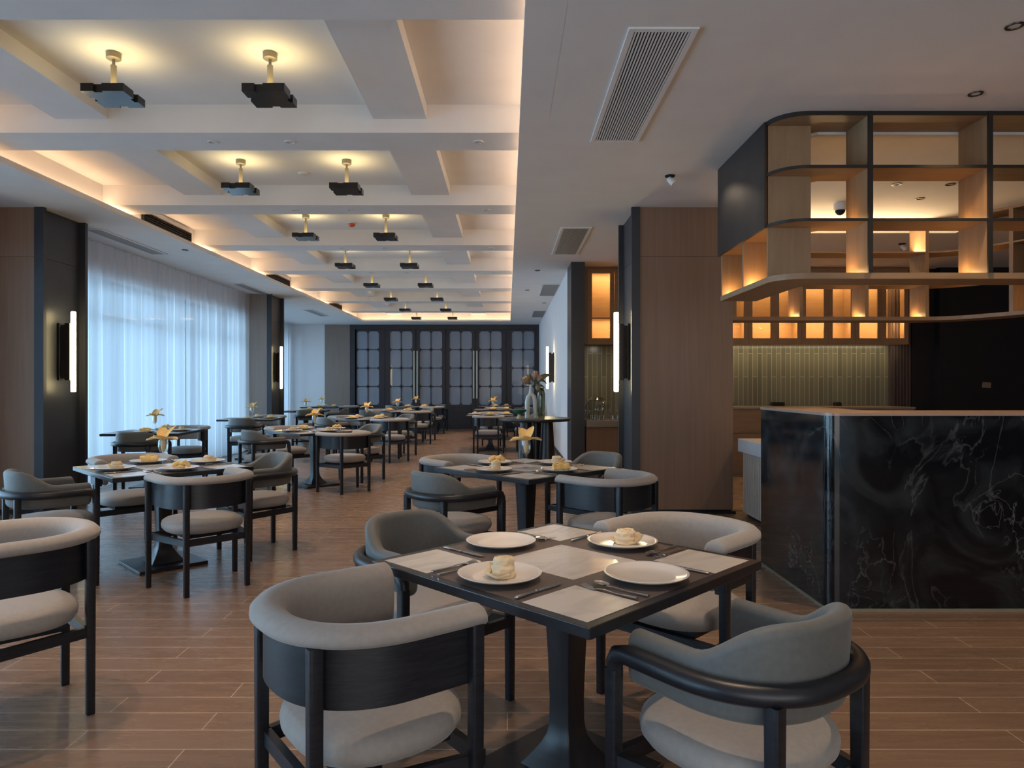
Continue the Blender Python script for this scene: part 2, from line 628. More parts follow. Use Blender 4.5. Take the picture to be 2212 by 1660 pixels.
# transverse beams and longitudinal beams
P = 2.25
beams = [(3.30, 3.86)] + [(5.59 + P * k, 6.01 + P * k) for k in range(7)] + [(1.05, 1.50), (-1.2, -.75), (-3.4, -3.0)]
for i, (y0, y1) in enumerate(beams):
    b = BM()
    box(b, -4.531, 0.301, y0, y1, 3.393, ZT + .01, 0)
    o = struct('trim_%d' % (i + 2), b, M['plaster'], 'white cross beam of the coffered ceiling', 'ceiling beam')
    o['group'] = 'cross beams of the coffered ceiling'
ys = sorted(beams)
k = 20
for (a0, a1), (c0, c1) in list(zip(ys, ys[1:])) + [((19.1, 19.51), (21.1, 21.2))]:
    for (x0, x1) in ((-1.07, -0.645), (-3.61, -3.185)):
        b = BM()
        box(b, x0, x1, a1 - .002, c0 + .002, 3.504, ZT + .01)
        o = struct('trim_%d' % k, b, M['plaster'], 'white lengthwise beam between the cross beams of the ceiling', 'ceiling beam')
        o['group'] = 'lengthwise beams of the coffered ceiling'
        k += 1

# cove LED strips (hidden on the ledges)
for i, (x0, x1, y0, y1, lb) in enumerate([(0.255, 0.275, YB, 20.9, 'warm light strip lying in the cove along the bar side'),
                                         (-4.505, -4.485, YB, 20.9, 'warm light strip lying in the cove along the window side'),
                                         (-4.4, 0.2, 21.06, 21.08, 'warm light strip lying in the cove before the doors')]):
    b = BM()
    box(b, x0, x1, y0, y1, ZC + .055, ZC + .067)
    tag(obj('light_strip', b, M['led']), lb, 'light strip')
COVE = 0.25
for y in range(6):
    yy = -1.9 + 4.1 * y + .3
    light('cove_light', 'AREA', (0.262, yy, ZC + .085), 15 * COVE, WARM, (-.62, 0, .78), 0.03, 4.0)
    light('cove_light', 'AREA', (-4.49, yy, ZC + .085), 15 * COVE, WARM, (.62, 0, .78), 0.03, 4.0)
for o in list(COL.objects):
    if o.name.startswith('cove_light'):
        # long side along Y
        v = Vector((-.62 if o.location.x > 0 else .62, 0, .78)).normalized()
        zax = -v
        yax = Vector((0, 1, 0))
        xax = yax.cross(zax).normalized()
        o.rotation_euler = Matrix((xax, yax, zax)).transposed().to_euler()
light('cove_light_end', 'AREA', (-2.1, 21.05, ZC + .085), 16 * COVE, WARM, (0, -.62, .78), 4.4, 0.03)

# far wall
b = BM()
box(b, -8.0, -5.76, YF, YF + .3, 0, ZC + .3)
struct('wall_far', b, M['wallpaint'], 'pale blue-grey wall beside the far curtain', 'wall')
b = BM()
box(b, -5.76, -4.96, YF - .03, YF + .3, 0, ZC)
struct('wall_far_panel', b, M['taupe'], 'tall taupe wood panel beside the black doors', 'wall')
b = BM()
box(b, -4.96, XR + .3, YF + .12, YF + .3, 0, ZC + .3)
struct('wall_far_back', b, M['doorframe'], 'dark wall behind the black glazed doors', 'wall')
b = BM()
box(b, -4.96, 1.04, YF - .06, YF + .12, 3.13, ZC)
box(b, -4.96, -4.80, YF - .06, YF + .12, 0, 3.13)
box(b, 0.90, 1.04, YF - .06, YF + .12, 0, 3.13)
struct('trim_60', b, M['doorframe'], 'black frame round the row of glazed doors', 'door frame')

# six glazed door leaves
for i, (gx0, gx1) in enumerate([(770.7, 819), (842.5, 890.8), (907, 955), (971, 1019.5), (1034.6, 1084), (1105.5, 1154)]):
    edges = [755 + 16, 832, 899, 962.5, 1027, 1094, 1159]
    cx = ((gx0 + gx1) / 2 - 1096) * (YF - .02) / F
    x0 = (edges[i] - 1096) * YF / F + .006
    x1 = (edges[i + 1] - 1096) * YF / F - .006
    x0 = max(x0, -4.795)
    x1 = min(x1, .895)
    d = thing('door_%d' % (i + 1), ['black glazed door beside the taupe panel', 'second black glazed door, hinged to the window-side pair with a long handle',
              'third black glazed door with long grey handle', 'fourth black glazed door with long grey handle',
              'fifth black glazed door with long grey handle', 'last black glazed door beside the white wall'][i], 'door', (cx, YF - .02, 0), 0, None, 'structure')
    gw, z0, z1 = 0.354, 0.75, 3.07
    b = BM()
    l, r_ = x0 - cx, x1 - cx
    box(b, l, -gw, -.03, .03, 0.01, 3.125)
    box(b, gw, r_, -.03, .03, 0.01, 3.125)
    box(b, -gw, gw, -.03, .03, z1, 3.125)
    box(b, -gw, gw, -.03, .03, 0.01, z0)
    box(b, -gw + .03, gw - .03, -.042, -.03, 0.10, z0 - .08, .004)
    obj('leaf_frame', b, M['doorframe'], d)
    b = BM()
    box(b, -gw, gw, -.004, .004, z0, z1)
    obj('glass_pane', b, M['frosted'], d)
    b = BM()
    h = (z1 - z0) / 4
    box(b, -.011, .011, -.022, -.004, z0, z1)
    for q in range(1, 4):
        zz = z0 + h * q
        box(b, -gw, gw, -.022, -.004, zz - .011, zz + .011)
    for q in range(0, 5):
        zz = z0 + h * q
        for sx in (-gw, 0, gw):
            s = .055
            pts = [(sx + s, zz), (sx, zz + s), (sx - s, zz), (sx, zz - s)]
            for a in range(4):
                p0, p1 = pts[a], pts[(a + 1) % 4]
                if min(p0[0], p1[0]) < -gw - .001 or max(p0[0], p1[0]) > gw + .001:
                    continue
                if min(p0[1], p1[1]) < z0 - .001 or max(p0[1], p1[1]) > z1 + .001:
                    continue
                tube(b, [(p0[0], -.013, p0[1]), (p1[0], -.013, p1[1])], .009, 4)
    obj('muntins', b, M['doorframe'], d)
    hx = {1: 1, 2: -1, 3: 1, 4: -1}.get(i)
    if hx:
        e = r_ if hx > 0 else l
        b = BM()
        xx = e - hx * .045
        box(b, xx - .027, xx + .027, -.11, -.075, 0.95, 2.45, .006)
        box(b, xx - .012, xx + .012, -.08, -.03, 1.05, 1.09)
        box(b, xx - .012, xx + .012, -.08, -.03, 2.31, 2.35)
        obj('handle', b, M['satin'], d)

# white wall on the right side of the dining room, its dark end cladding
b = BM()
box(b, 1.0, 1.22, 11.45, YF - .06, 0, ZC + .01)
struct('wall_right', b, M['wallpaint'], 'white wall beside the farthest bar-row tables', 'wall')
b = BM()
box(b, 0.985, 1.193, 10.8, 10.86, 0, ZC)
box(b, 0.985, 1.02, 10.86, 11.5, 0, ZC)
struct('wall_right_end', b, M['cladding'], 'charcoal cladding at the end of the white wall', 'wall')
b = BM()
box(b, 0.985, 0.999, 11.5, YF - .06, 0, .09)
struct('baseboard_right', b, M['cladding'], 'dark skirting along the white wall', 'baseboard')
b = BM()
box(b, 1.22, 6.75, 11.62, 11.8, 0, ZC + .01)
struct('wall_bar_back', b, M['brown'], 'brown wall behind the bar cabinets', 'wall')
b = BM()
box(b, 1.22, 6.30, 11.575, 11.619, 0.80, 2.06)
struct('wall_bar_tiles', b, M['tiles'], 'olive vertical stick tiles behind the bar', 'wall')
b = BM()
box(b, 6.30, 6.62, 11.50, 11.8, 0, ZC)
for q in range(6):
    box(b, 6.325 + q * .05, 6.36 + q * .05, 11.47, 11.501, 0, ZC)
struct('wall_bar_slats', b, M['mauve'], 'mauve-brown slatted panel beside the tiles', 'wall')
b = BM()
box(b, 6.62, 6.98, 11.45, 11.8, 0, ZC)
struct('wall_bar_strip', b, M['dark'], 'dark strip beside the mauve slats', 'wall')
b = BM()
box(b, 6.98, XR + .3, 11.3, 11.5, 0, ZC)
struct('wall_bar_dark', b, M['dark'], 'black wall panel beyond the bar', 'wall')
b = BM()
box(b, XR, XR + .3, YB, 11.3, 0, ZC)
struct('wall_right_side', b, M['brown'], 'brown side wall beyond the bar', 'wall')
b = BM()
box(b, -8, -2.0, YB - .3, YB, 0, ZC + .5)
box(b, 5.4, XR + .3, YB - .3, YB, 0, ZC + .5)
struct('wall_back', b, M['taupe'], 'taupe wall behind the entrance side', 'wall')
b = BM()
box(b, 7.665, 7.80, 11.285, 11.301, 1.33, 1.42, .003, Matrix.Translation((7.73, 0, 1.375)) @ Matrix.Rotation(R(4), 4, 'Y') @ Matrix.Translation((-7.73, 0, -1.375)))
tag(obj('wall_plate', b, M['beige']), 'small beige plate on the black wall beyond the bar', 'wall plate')

# left wall with windows behind curtains
XW = -5.62
b = BM()
for (y0, y1) in ((YB, -3.7), (0.3, 0.9), (7.1, 8.45), (14.55, 15.45)):
    box(b, XW - .2, XW, y0, y1, 0, ZC + .1)
for (y0, y1) in ((-3.7, 0.3), (0.9, 7.1), (8.45, 14.55)):
    box(b, XW - .2, XW, y0, y1, 2.86, ZC + .1)
box(b, -7.3, XW, 15.25, 15.45, 0, ZC + .1)
box(b, -7.5, -7.3, 15.25, 15.9, 0, ZC + .1)
box(b, -7.5, -7.3, 21.7, YF + .2, 0, ZC + .1)
box(b, -7.5, -7.3, 15.9, 21.7, 2.86, ZC + .1)
struct('wall_left', b, M['wallpaint'], 'pale wall around the windows behind the curtains', 'wall')
for i, (xw, y0, y1) in enumerate([(XW, -3.7, 0.3), (XW, 0.9, 7.1), (XW, 8.45, 14.55), (-7.3, 15.9, 21.7)]):
    w = thing('window_%d' % (i + 1), ['window nearest the entrance side', 'window before the first dark column', 'tall window behind the large sheer curtain',
              'far window behind the last curtain'][i], 'window', (xw - .1, 0, 0), 0, None, 'structure')
    b = BM()
    nn = max(2, round((y1 - y0) / 1.22))
    for q in range(nn + 1):
        yy = y0 + (y1 - y0) * q / nn
        t_ = .05 if q % 2 else .035
        box(b, -.04, .04, max(y0, yy - t_), min(y1, yy + t_), 0.02, 2.86)
    for zz in (0.02, 2.30, 2.80):
        box(b, -.035, .035, y0, y1, zz, zz + .07)
    obj('window_frame', b, M['satin'], w)
    b = BM()
    box(b, -.004, .004, y0, y1, 0.05, 2.84)
    obj('glass_pane', b, M['winglass'], w)


def curtain(x, y0, y1, label, seed, gap=None, amp=.030):
    rnd = random.Random(seed)
    b = BM()
    n = int((y1 - y0) / .022)
    ph = 0
    xs = []
    per = .16
    for i in range(n + 1):
        if i % 8 == 0:
            per = rnd.uniform(.16, .42)
        ph += 2 * pi * .022 / per
        xs.append(amp * sin(ph) * (0.7 + .3 * sin(i * .05)) + .012 * sin(ph * 2.3 + 1))
    zs = [0.02, 0.6, 1.4, 2.2, 2.9, 3.1, ZC - .002]
    rows = []
    for j, z in enumerate(zs):
        s = .75 + .25 * (z / ZC)
        rows.append([b.verts.new((x + xs[i] * s + .006 * sin(i * .3 + j), y0 + (y1 - y0) * i / n, z)) for i in range(n + 1)])
    for a, c in zip(rows, rows[1:]):
        for i in range(n):
            b.faces.new((a[i], a[i + 1], c[i + 1], c[i]))
    o = obj('curtain', b, M['curtain'], None, 180)
    tag(o, label, 'curtain')
    return o


curtain(-5.42, 8.42, 11.75, 'sheer white curtain panel beside the first dark column', 1)
curtain(-5.40, 11.70, 14.62, 'sheer white curtain panel beside the second dark column', 2)
curtain(-5.42, 0.4, 7.3, 'sheer curtain before the first dark column', 3)
curtain(-5.42, -3.9, 0.35, 'sheer curtain nearest the entrance', 5)
c4 = curtain(-6.75, 15.5, 21.95, 'sheer curtain in the far window corner', 4)


# pillars
def pillar(label, name, x_body0, x_body1, side, y0, y1):
    """side=+1: clad face looks to +x (window side), -1: clad face looks to -x"""
    t = thing(name, label, 'pillar', (0, 0, 0), 0, None, 'structure')
    b = BM()
    box(b, x_body0, x_body1, y0, y1 - .12, 0.045, 2.748)
    box(b, x_body0, x_body1, y0, y1 - .12, 2.754, ZC)
    box(b, x_body0 + .01, x_body1 - .01, y0 + .01, y1 - .13, 2.74, 2.76)
    obj('veneer_panel', b, M['brown'] if side < 0 else M['taupe' if y0 > 12 else 'brown'], t)
    b = BM()
    box(b, x_body0 + .01, x_body1 - .01, y0 + .012, y1 - .13, 0, .045)
    obj('plinth', b, M['blackmetal'], t)
    b = BM()
    if side > 0:
        f, r0 = x_body1 + .10, x_body1 + .03
        box(b, x_body1, f, y0 - .02, y0 + .03, 0, ZC)
        box(b, x_body1 - .05, r0, y0 + .03, y1 - .03, 0, 2.75)
        box(b, x_body1 - .05, r0, y0 + .03, y1 - .03, 2.754, ZC)
        box(b, x_body1 - .05, f, y1 - .05, y1, 0, ZC)
        box(b, x_body0 + .1, x_body1, y1 - .12, y1, 0, ZC)
    else:
        f, r0 = x_body0 - .09, x_body0 - .035
        box(b, f, x_body0, y0 - .02, y0 + .03, 0, ZC)
        box(b, r0, x_body0 + .05, y0 + .03, y1 - .03, 0, 2.75)
        box(b, r0, x_body0 + .05, y0 + .03, y1 - .03, 2.754, ZC)
        box(b, f, x_body0 + .05, y1 - .05, y1, 0, ZC)
        box(b, x_body0, x_body1 - .1, y1 - .12, y1, 0, ZC)
    obj('side_cladding', b, M['cladding'], t)
    return t


pillar('brown pillar with dark side before the large window curtain', 'pillar', -5.62, -5.045, 1, 7.48, 8.25)
pillar('taupe pillar with dark side at the far end of the large curtain', 'pillar', -5.60, -5.01, 1, 14.6, 15.4)
pillar('wide brown pillar with dark side beside the hanging shelf', 'pillar', 1.415, 2.41, -1, 7.48, 8.37)
b = BM()
box(b, 1.40, 2.44, 7.474, 7.479, 0.0, .03)
struct('baseboard_pillar', b, M['blackmetal'], 'thin black skirting under the wide brown pillar', 'baseboard')


# wall sconces
def sconce(label, x, y, s, power=1.0):
    """s=+1: wall behind is at -x side of it (faces +x)"""
    t = thing('wall_sconce', label, 'wall lamp', (x, y, 1.75), 0 if s > 0 else pi, 'vertical tube wall lamps')
    b = BM()
    box(b, 0, .02, -.055, .055, -.32, .32, .003)
    obj('back_plate', b, M['blackmetal'], t)
    b = BM()
    box(b, .02, .062, -.02, .02, -.3, .3)
    box(b, .062, .118, -.03, .03, -.32, .32, .002)
    obj('bracket', b, M['bronze'], t)
    b = BM()
    lathe(b, [(.0, -.45), (.02, -.45), (.027, -.443), (.027, .443), (.02, .45), (0, .45)][1:-1], 16, (.143, 0, 0))
    obj('glass_tube', b, M['tube'], t, 40)
    return t


sconce('lit tube lamp on the dark side of the first window-side pillar', -5.01, 7.85, 1)
sconce('lit tube lamp on the dark side of the taupe far pillar', -4.98, 14.98, 1)
sconce('lit tube lamp on the dark side of the wide brown pillar', 1.375, 7.92, -1)
sconce('small lit tube lamp on the white wall beyond the vases', 1.0, 15.0, -1)

# ------------------------------------------------------------------ ceiling lamps


def make_lamp():
    t = thing('ceiling_lamp', '', 'ceiling lamp', (0, 0, 0))
    b = BM()
    lathe(b, [(.040, -.045), (.047, -.040), (.047, -.004), (.045, 0)], 20)
    obj('canopy', b, M['brass'], t, 40)
    b = BM()
    tube(b, [(0, 0, -.045), (0, 0, -.09)], .010, 8)
    tube(b, [(0, 0, -.085), (0, 0, -.265)], .019, 14)
    obj('stem', b, M['brass'], t, 40)
    b = BM()
    # two interlocking plates: cross-notched square
    z0, z1, s, g, n_ = -.315, -.262, .14, .028, .022
    # square plate with a notch cut in the middle of each side
    pts = [(-s, -s), (-g - .03, -s), (-g - .03, -s + n_), (g - .03, -s + n_), (g - .03, -s), (s, -s), (s, g - .04), (s - n_, g - .04), (s - n_, g + .016), (s, g + .016),
           (s, s), (g, s), (g, s - n_), (-g, s - n_), (-g, s), (-s, s), (-s, g), (-s + n_, g), (-s + n_, -g), (-s, -g)]
    loft(b, [[Vector((x, y, z)) for x, y in pts] for z in (z0, z1)])
    obj('shade_plate', b, M['lampplate'], t)
    return t


lamp = make_lamp()
names = ['first', 'second', 'third', 'fourth', 'fifth', 'sixth', 'seventh', 'eighth']
for i in range(8):
    y = 4.72 + P * i
    for x, side in ((-2.655, 'window-side'), (-1.60, 'aisle-side')):
        place(lamp, (x, y, ZT), 0, 'dark square ceiling lamp, %s one in the %s coffer' % (side, names[i]), 'square ceiling lamps in the coffers')
        light('lamp_uplight', 'AREA', (x, y, ZT - .25), 1.35, YELL, (0, 0, 1), .24)

# downlights on beams and soffits


def make_down(name, lens, ring=None):
    t = thing(name, '', 'downlight')
    b = BM()
    lathe(b, [(.030, -.001), (.032, -.006), (.043, -.006), (.045, 0)], 20, cap=False)
    obj('trim_ring', b, ring or M['white'], t, 40)
    b = BM()
    lathe(b, [(.029, .002), (.010, .002)], 16)
    obj('lens', b, lens, t)
    return t


down_lit = make_down('downlight', M['lens'])
down_dark = make_down('dark_downlight', M['slot'], M['bronze'])
SPW = (1.0, 0.70, 0.46)


def down(x, y, z, label, power, size=62, warm=SPW, group=None, dark=False):
    place(down_lit if power > 0 and not dark else down_dark, (x, y, z - .0005), 0, label, group or 'round downlights')
    if power > 0:
        light('spot_light', 'SPOT', (x, y, z - .02), power, warm, (0, 0, -1), .03, spot=R(size), blend=.7)


SP = 1.45
for j, y in enumerate([3.58, 5.80, 8.05, 10.3, 12.55, 14.8, 17.05, 19.3]):
    for x, s in ((-2.44, 'window-side'), (-1.80, 'middle'), (-0.24, 'aisle-side')):
        down(x, y, 3.393, 'small downlight, %s one under the %s ceiling cross beam' % (s, names[j]), (48 if s != 'middle' else 22) * SP * (1 if y < 7 else 1.5))
down(.62, 2.35, ZC, 'downlight in the lower ceiling above the nearest table', 75, 60)
down(-2.35, 2.9, 3.6, 'downlight in the nearest coffer over the cut-off armchair', 80, 55)
for (x, y, p, l) in [(3.05, 4.56, 45, 'dark recessed downlight in front of the hanging shelf'),
                     (2.68, 3.70, 75, 'dark recessed downlight nearest the corner above the bar'),
                     (3.68, 6.62, 50, 'recessed downlight seen through the shelf, nearest the dome camera'),
                     (4.19, 6.62, 50, 'recessed downlight seen through the shelf, beside the second post'),
                     (4.20, 7.13, 0, 'small dark ceiling fitting between two downlights behind the shelf'),
                     (-4.53, 9.84, 0, 'tiny ceiling fitting beside the window cove'),
                     (.50, 11.6, 0, 'tiny ceiling fitting beyond the second bar-side vent'),
                     (.30 + .1, 14.0, 0, 'tiny ceiling fitting before the third bar-side vent'),
                     (.85, 16.2, 0, 'tiny ceiling fitting beyond the third bar-side vent')]:
    down(x, y, ZC, l, p, 95, (1, .68, .38), None, True)
# adjustable spots


def make_spot():
    t = thing('adjustable_spotlight', '', 'spotlight')
    b = BM()
    lathe(b, [(.030, -.012), (.044, -.010), (.046, 0)], 18)
    tube(b, [(0, 0, -.01), (.01, -.005, -.035)], .012, 8)
    obj('mount', b, M['slot'], t, 40)
    b = BM()
    tube(b, [(-.012, .0, -.028), (.018, -.02, -.062), (.032, -.03, -.085)], [.024, .032, .030], 16)
    obj('spot_head', b, M['white'], t, 40)
    return t


sp = make_spot()
place(sp, (1.475, 6.35, ZC), 0, 'white adjustable spotlight before the wide brown pillar', 'adjustable spotlights')
place(sp, (5.3, 9.4, ZC), 0.3, 'white adjustable spotlight seen through the hanging shelf', 'adjustable spotlights')
light('spot_light', 'SPOT', (1.50, 6.30, 3.19), 5, (1, .78, .55), (.36, -.50, -.55), .03, spot=R(60), blend=.9)
# smoke detector, sprinkler, dome camera
t = thing('fire_detector', 'red fire detector on the third coffer ceiling', 'detector', (-2.15, 9.67, ZT))
b = BM()
lathe(b, [(.02, -.055), (.035, -.05), (.045, -.03), (.05, 0)], 18)
obj('detector_body', b, M['red'], t, 40)
b = BM()
lathe(b, [(.055, -.012), (.058, 0)], 18)
obj('detector_base', b, M['white'], t, 40)
b = BM()
lathe(b, [(.03, -.02), (.05, -.015), (.055, 0)], 18)
tag(obj('smoke_sensor', b, M['white'], None, 40, (-2.16, 7.4, ZT)), 'flat white sensor on the second coffer ceiling', 'detector')
t = thing('dome_camera', 'white dome security camera behind the hanging shelf', 'security camera', (3.48, 7.32, ZC))
b = BM()
lathe(b, [(.055, -.075), (.062, -.07), (.065, 0)], 24)
obj('camera_housing', b, M['white'], t, 40)
b = BM()
lathe(b, [(.008, -.125), (.03, -.115), (.046, -.095), (.05, -.075)], 20)
obj('dome', b, M['slot'], t, 60)


# air vents
def vent(label, x0, x1, y0, y1, n, fm, sm, gm, dark):
    t = thing('ceiling_vent', label, 'air vent', ((x0 + x1) / 2, (y0 + y1) / 2, ZC), 0, None)
    w, l = (x1 - x0) / 2, (y1 - y0) / 2
    b = BM()
    f = .035
    box(b, -w, -w + f, -l, l, -.012, 0, .002)
    box(b, w - f, w, -l, l, -.012, 0, .002)
    box(b, -w + f, w - f, -l, -l + f, -.012, 0, .002)
    box(b, -w + f, w - f, l - f, l, -.012, 0, .002)
    obj('vent_frame', b, fm, t)
    b = BM()
    box(b, -w + f, w - f, -l + f, l - f, -.003, -.001)
    obj('vent_duct', b, gm, t)
    b = BM()
    inner = 2 * (w - f)
    for q in range(n):
        xx = -w + f + inner * (q + .5) / n
        box(b, xx - inner / n * (1 - dark) / 2, xx + inner / n * (1 - dark) / 2, -l + f, l - f, -.012, -.004)
    o = obj('slats', b, sm, t)
    return t


for i, y in enumerate((3.71, 8.42, 13.15, 17.85)):
    vent('long slatted air vent, %s from the viewer in the bar-side ceiling' % names[i], .645, 1.02, y, y + 1.74, 17, M['plaster'], M['plaster'] if i == 0 else M['grille'], M['slot'], .5 if i == 0 else .35)
for i, y in enumerate((8.47, 13.05, 17.6)):
    vent('long grey air vent, %s in the ceiling above the curtains' % names[i], -5.17, -4.92, y, y + 1.68, 12, M['plaster'], M['grille'], M['grille'], .35)
for i, (y0, y1) in enumerate(((8.66, 9.98), (13.15, 14.5), (17.8, 19.05))):
    t = thing('wall_vent', 'dark linear air grille, %s one above the window-side cove' % names[i], 'air vent', (-4.53, (y0 + y1) / 2, 3.455))
    l = (y1 - y0) / 2
    b = BM()
    box(b, 0, .03, -l, l, -.085, -.07)
    box(b, 0, .03, -l, l, .07, .085)
    box(b, 0, .03, -l, -l + .02, -.07, .07)
    box(b, 0, .03, l - .02, l, -.07, .07)
    obj('vent_frame', b, M['bronze'], t)
    b = BM()
    box(b, .001, .006, -l + .02, l - .02, -.07, .07)
    for q in range(5):
        zz = -.056 + q * .028
        box(b, .006, .026, -l + .02, l - .02, zz - .004, zz + .004)
    obj('louvre', b, M['slot'], t)

# ------------------------------------------------------------------ bar, island, shelves


def fillet(pts, rad, n=10):
    out = []
    for i, p in enumerate(pts):
        p = Vector(p)
        if i == 0 or i == len(pts) - 1 or rad[i] <= 0:
            out.append(p)
            continue
        a = Vector(pts[i - 1]) - p
        c = Vector(pts[i + 1]) - p
        ang = a.angle(c)
        a.normalize()
        c.normalize()
        d = rad[i] / math.tan(ang / 2)
        ctr = p + (a + c).normalized() * (rad[i] / sin(ang / 2))
        s, e = p + a * d, p + c * d
        v0, v1 = s - ctr, e - ctr
        a0 = math.atan2(v0.y, v0.x)
        a1 = math.atan2(v1.y, v1.x)
        da = (a1 - a0 + pi) % (2 * pi) - pi
        for k_ in range(n + 1):
            t_ = a0 + da * k_ / n
            out.append(ctr + Vector((cos(t_), sin(t_))) * rad[i])
    return out


def offs(poly, d):
    out = []
    for i, p in enumerate(poly):
        if i == 0:
            t_ = (poly[1] - p).normalized()
            out.append(p + Vector((-t_.y, t_.x)) * d)
        elif i == len(poly) - 1:
            t_ = (p - poly[i - 1]).normalized()
            out.append(p + Vector((-t_.y, t_.x)) * d)
        else:
            t0 = (p - poly[i - 1]).normalized()
            t1 = (poly[i + 1] - p).normalized()
            n0, n1 = Vector((-t0.y, t0.x)), Vector((-t1.y, t1.x))
            m_ = (n0 + n1).normalized()
            out.append(p + m_ * (d / max(.3, m_.dot(n0))))
    return out


def band(bm, A, B, z0, z1, mi=0):
    rings = [[Vector((a.x, a.y, z0)), Vector((b_.x, b_.y, z0)), Vector((b_.x, b_.y, z1)), Vector((a.x, a.y, z1))] for a, b_ in zip(A, B)]
    loft(bm, rings, mi=mi)


# black marble bar (front run and return)
bar = thing('bar_counter', 'black veined marble bar counter with rounded corner beside the nearest table', 'bar counter', (0, 0, 0))
bp = fillet([(1.945, 5.38), (1.945, 4.25), (5.2, 4.25)], [0, .075, 0], 10)
bi = [Vector((2.405, 5.38))] + [Vector((2.405 + .0004 * i, 4.71)) for i in range(len(bp) - 2)] + [Vector((5.2, 4.71))]
b = BM()
band(b, offs(bp, .004), bi, 0.018, 1.19)
obj('marble_front', b, M['blackmarble'], bar, 30)
b = BM()
band(b, bp, bi, 1.19, 1.207)
obj('bar_top', b, M['bartop'], bar, 30)
b = BM()
band(b, offs(bp, -.002), offs(bp, .02), 0.0, 0.018)
obj('base_trim', b, M['brass'], bar, 30)

# ribbed island with white stone top
isl = thing('service_island', 'pale ribbed service island with white stone top behind the bar counter', 'counter', (0, 0, 0))
b = BM()
box(b, 2.50, 3.3, 5.62, 7.38, .10, .672)
for q in range(36):
    yy = 5.62 + q * .049
    tube(b, [(2.50, yy + .022, .04), (2.50, yy + .022, .672)], .022, 8)
obj('ribbed_base', b, M['ribs'], isl, 40)
b = BM()
box(b, 2.52, 3.3, 5.63, 7.36, 0, .10)
obj('plinth', b, M['blackmetal'], isl)
b = BM()
box(b, 2.455, 3.35, 5.58, 7.46, .672, .808, .006)
obj('stone_top', b, M['whitestone'], isl)

# hanging shelf, front unit
ZB = H + .738
LV = [(H + .738, H + .780), (H + 1.138, H + 1.156), (H + 1.507, H + 1.525), (H + 1.872, H + 1.8995)]


def divider(bm, p, n, z0, z1, depth=.32, w=.028, start=.012):
    n = n.normalized()
    t_ = Vector((-n.y, n.x)) * w / 2
    a, c = p + n * start, p + n * depth
    pts = [a - t_, a + t_, c + t_, c - t_]
    loft(bm, [[Vector((q.x, q.y, z0)) for q in pts], [Vector((q.x, q.y, z1)) for q in pts]])


hs = thing('hanging_shelf', 'black and honey wood shelf hanging from the ceiling over the bar counter, near run', 'hanging shelf', (0, 0, 0), 0, 'hanging shelves over the bar')
fp = fillet([(1.872, 6.17), (1.872, 4.853), (5.6, 4.853)], [0, .22, 0], 12)


def inner_path(poly, d, ch):
    """inner line of a rounded corner: straight runs joined by a short chamfer, one point per outer point"""
    n_ = len(poly) - 2
    cx, cy = poly[0].x + d, poly[-1].y + d
    A, B = Vector((cx, cy + ch)), Vector((cx + ch, cy))
    return [Vector((cx, poly[0].y))] + [A.lerp(B, i / (n_ - 1)) for i in range(n_)] + [Vector((poly[-1].x, cy))]


fi = inner_path(fp, .32, .10)
for z0, z1 in LV:
    b = BM()
    band(b, offs(fp, .006), fi, z0, z1)
    obj('shelf_board', b, M['oak'], hs, 30)
    if z1 - z0 < .04:
        b = BM()
        cut = fp if z0 > H + 1.8 else fp
        band(b, offs(cut, -.004), offs(cut, .006), z0 - .001, z1 + .001)
        obj('edge_strip', b, M['edge'], hs, 30)
divs = [(Vector((1.872, 6.155)), Vector((1, 0))), (Vector((1.872, 5.60)), Vector((1, 0))), (Vector((1.872, 5.07)), Vector((1, 0)))]
for q in range(4):
    divs.append((Vector((2.517 + .83 * q, 4.853)), Vector((0, 1))))
for r_, (z0, z1) in enumerate(((LV[0][1], LV[1][0]), (LV[1][1], LV[2][0]), (LV[2][1], LV[3][0]))):
    for j, (p, n) in enumerate(divs):
        b = BM()
        divider(b, p, n, z0, z1)
        obj('divider', b, M['oakv'], hs)
for q in range(4):
    b = BM()
    xx = 2.517 + .83 * q
    box(b, xx - .016, xx + .016, 4.846, 4.862, LV[0][1], LV[3][1])
    obj('post', b, M['edge'], hs)
b = BM()
box(b, 1.856, 1.870, 5.055, 6.175, LV[1][0] - .004, ZC - .001)
obj('steel_cladding', b, M['sheet'], hs)
b = BM()
band(b, inner_path(fp, .325, .10), inner_path(fp, .34, .10), LV[3][0] - .02, ZC - .001)
obj('top_fascia', b, M['plaster'], hs, 30)

# back unit
hb = thing('hanging_shelf', 'honey wood shelf hanging behind the bar in front of the glazed cabinets, far run', 'hanging shelf', (0, 0, 0), 0, 'hanging shelves over the bar')
kp = fillet([(5.9, 6.35), (5.04, 8.0), (2.52, 8.0)], [0, .5, 0], 12)
ki = offs(kp, -.32)
for z0, z1 in LV:
    b = BM()
    band(b, kp, ki, z0, z1)
    obj('shelf_board', b, M['oak'], hb, 30)
bdiv = [(Vector((x, 8.0)), Vector((0, 1))) for x in (2.60, 3.36, 4.11, 4.80)]
for t_ in (.35, .75):
    p = Vector((5.04, 8.0)).lerp(Vector((5.9, 6.35)), t_)
    dv = (Vector((5.9, 6.35)) - Vector((5.04, 8.0))).normalized()
    bdiv.append((p, Vector((-dv.y, dv.x)) if Vector((-dv.y, dv.x)).x > 0 else Vector((dv.y, -dv.x))))
for r_, (z0, z1) in enumerate(((LV[0][1], LV[1][0]), (LV[1][1], LV[2][0]), (LV[2][1], LV[3][0]))):
    for j, (p, n) in enumerate(bdiv):
        b = BM()
        divider(b, p, n, z0, z1, start=.0, w=.04)
        obj('divider', b, M['oakv'], hb)

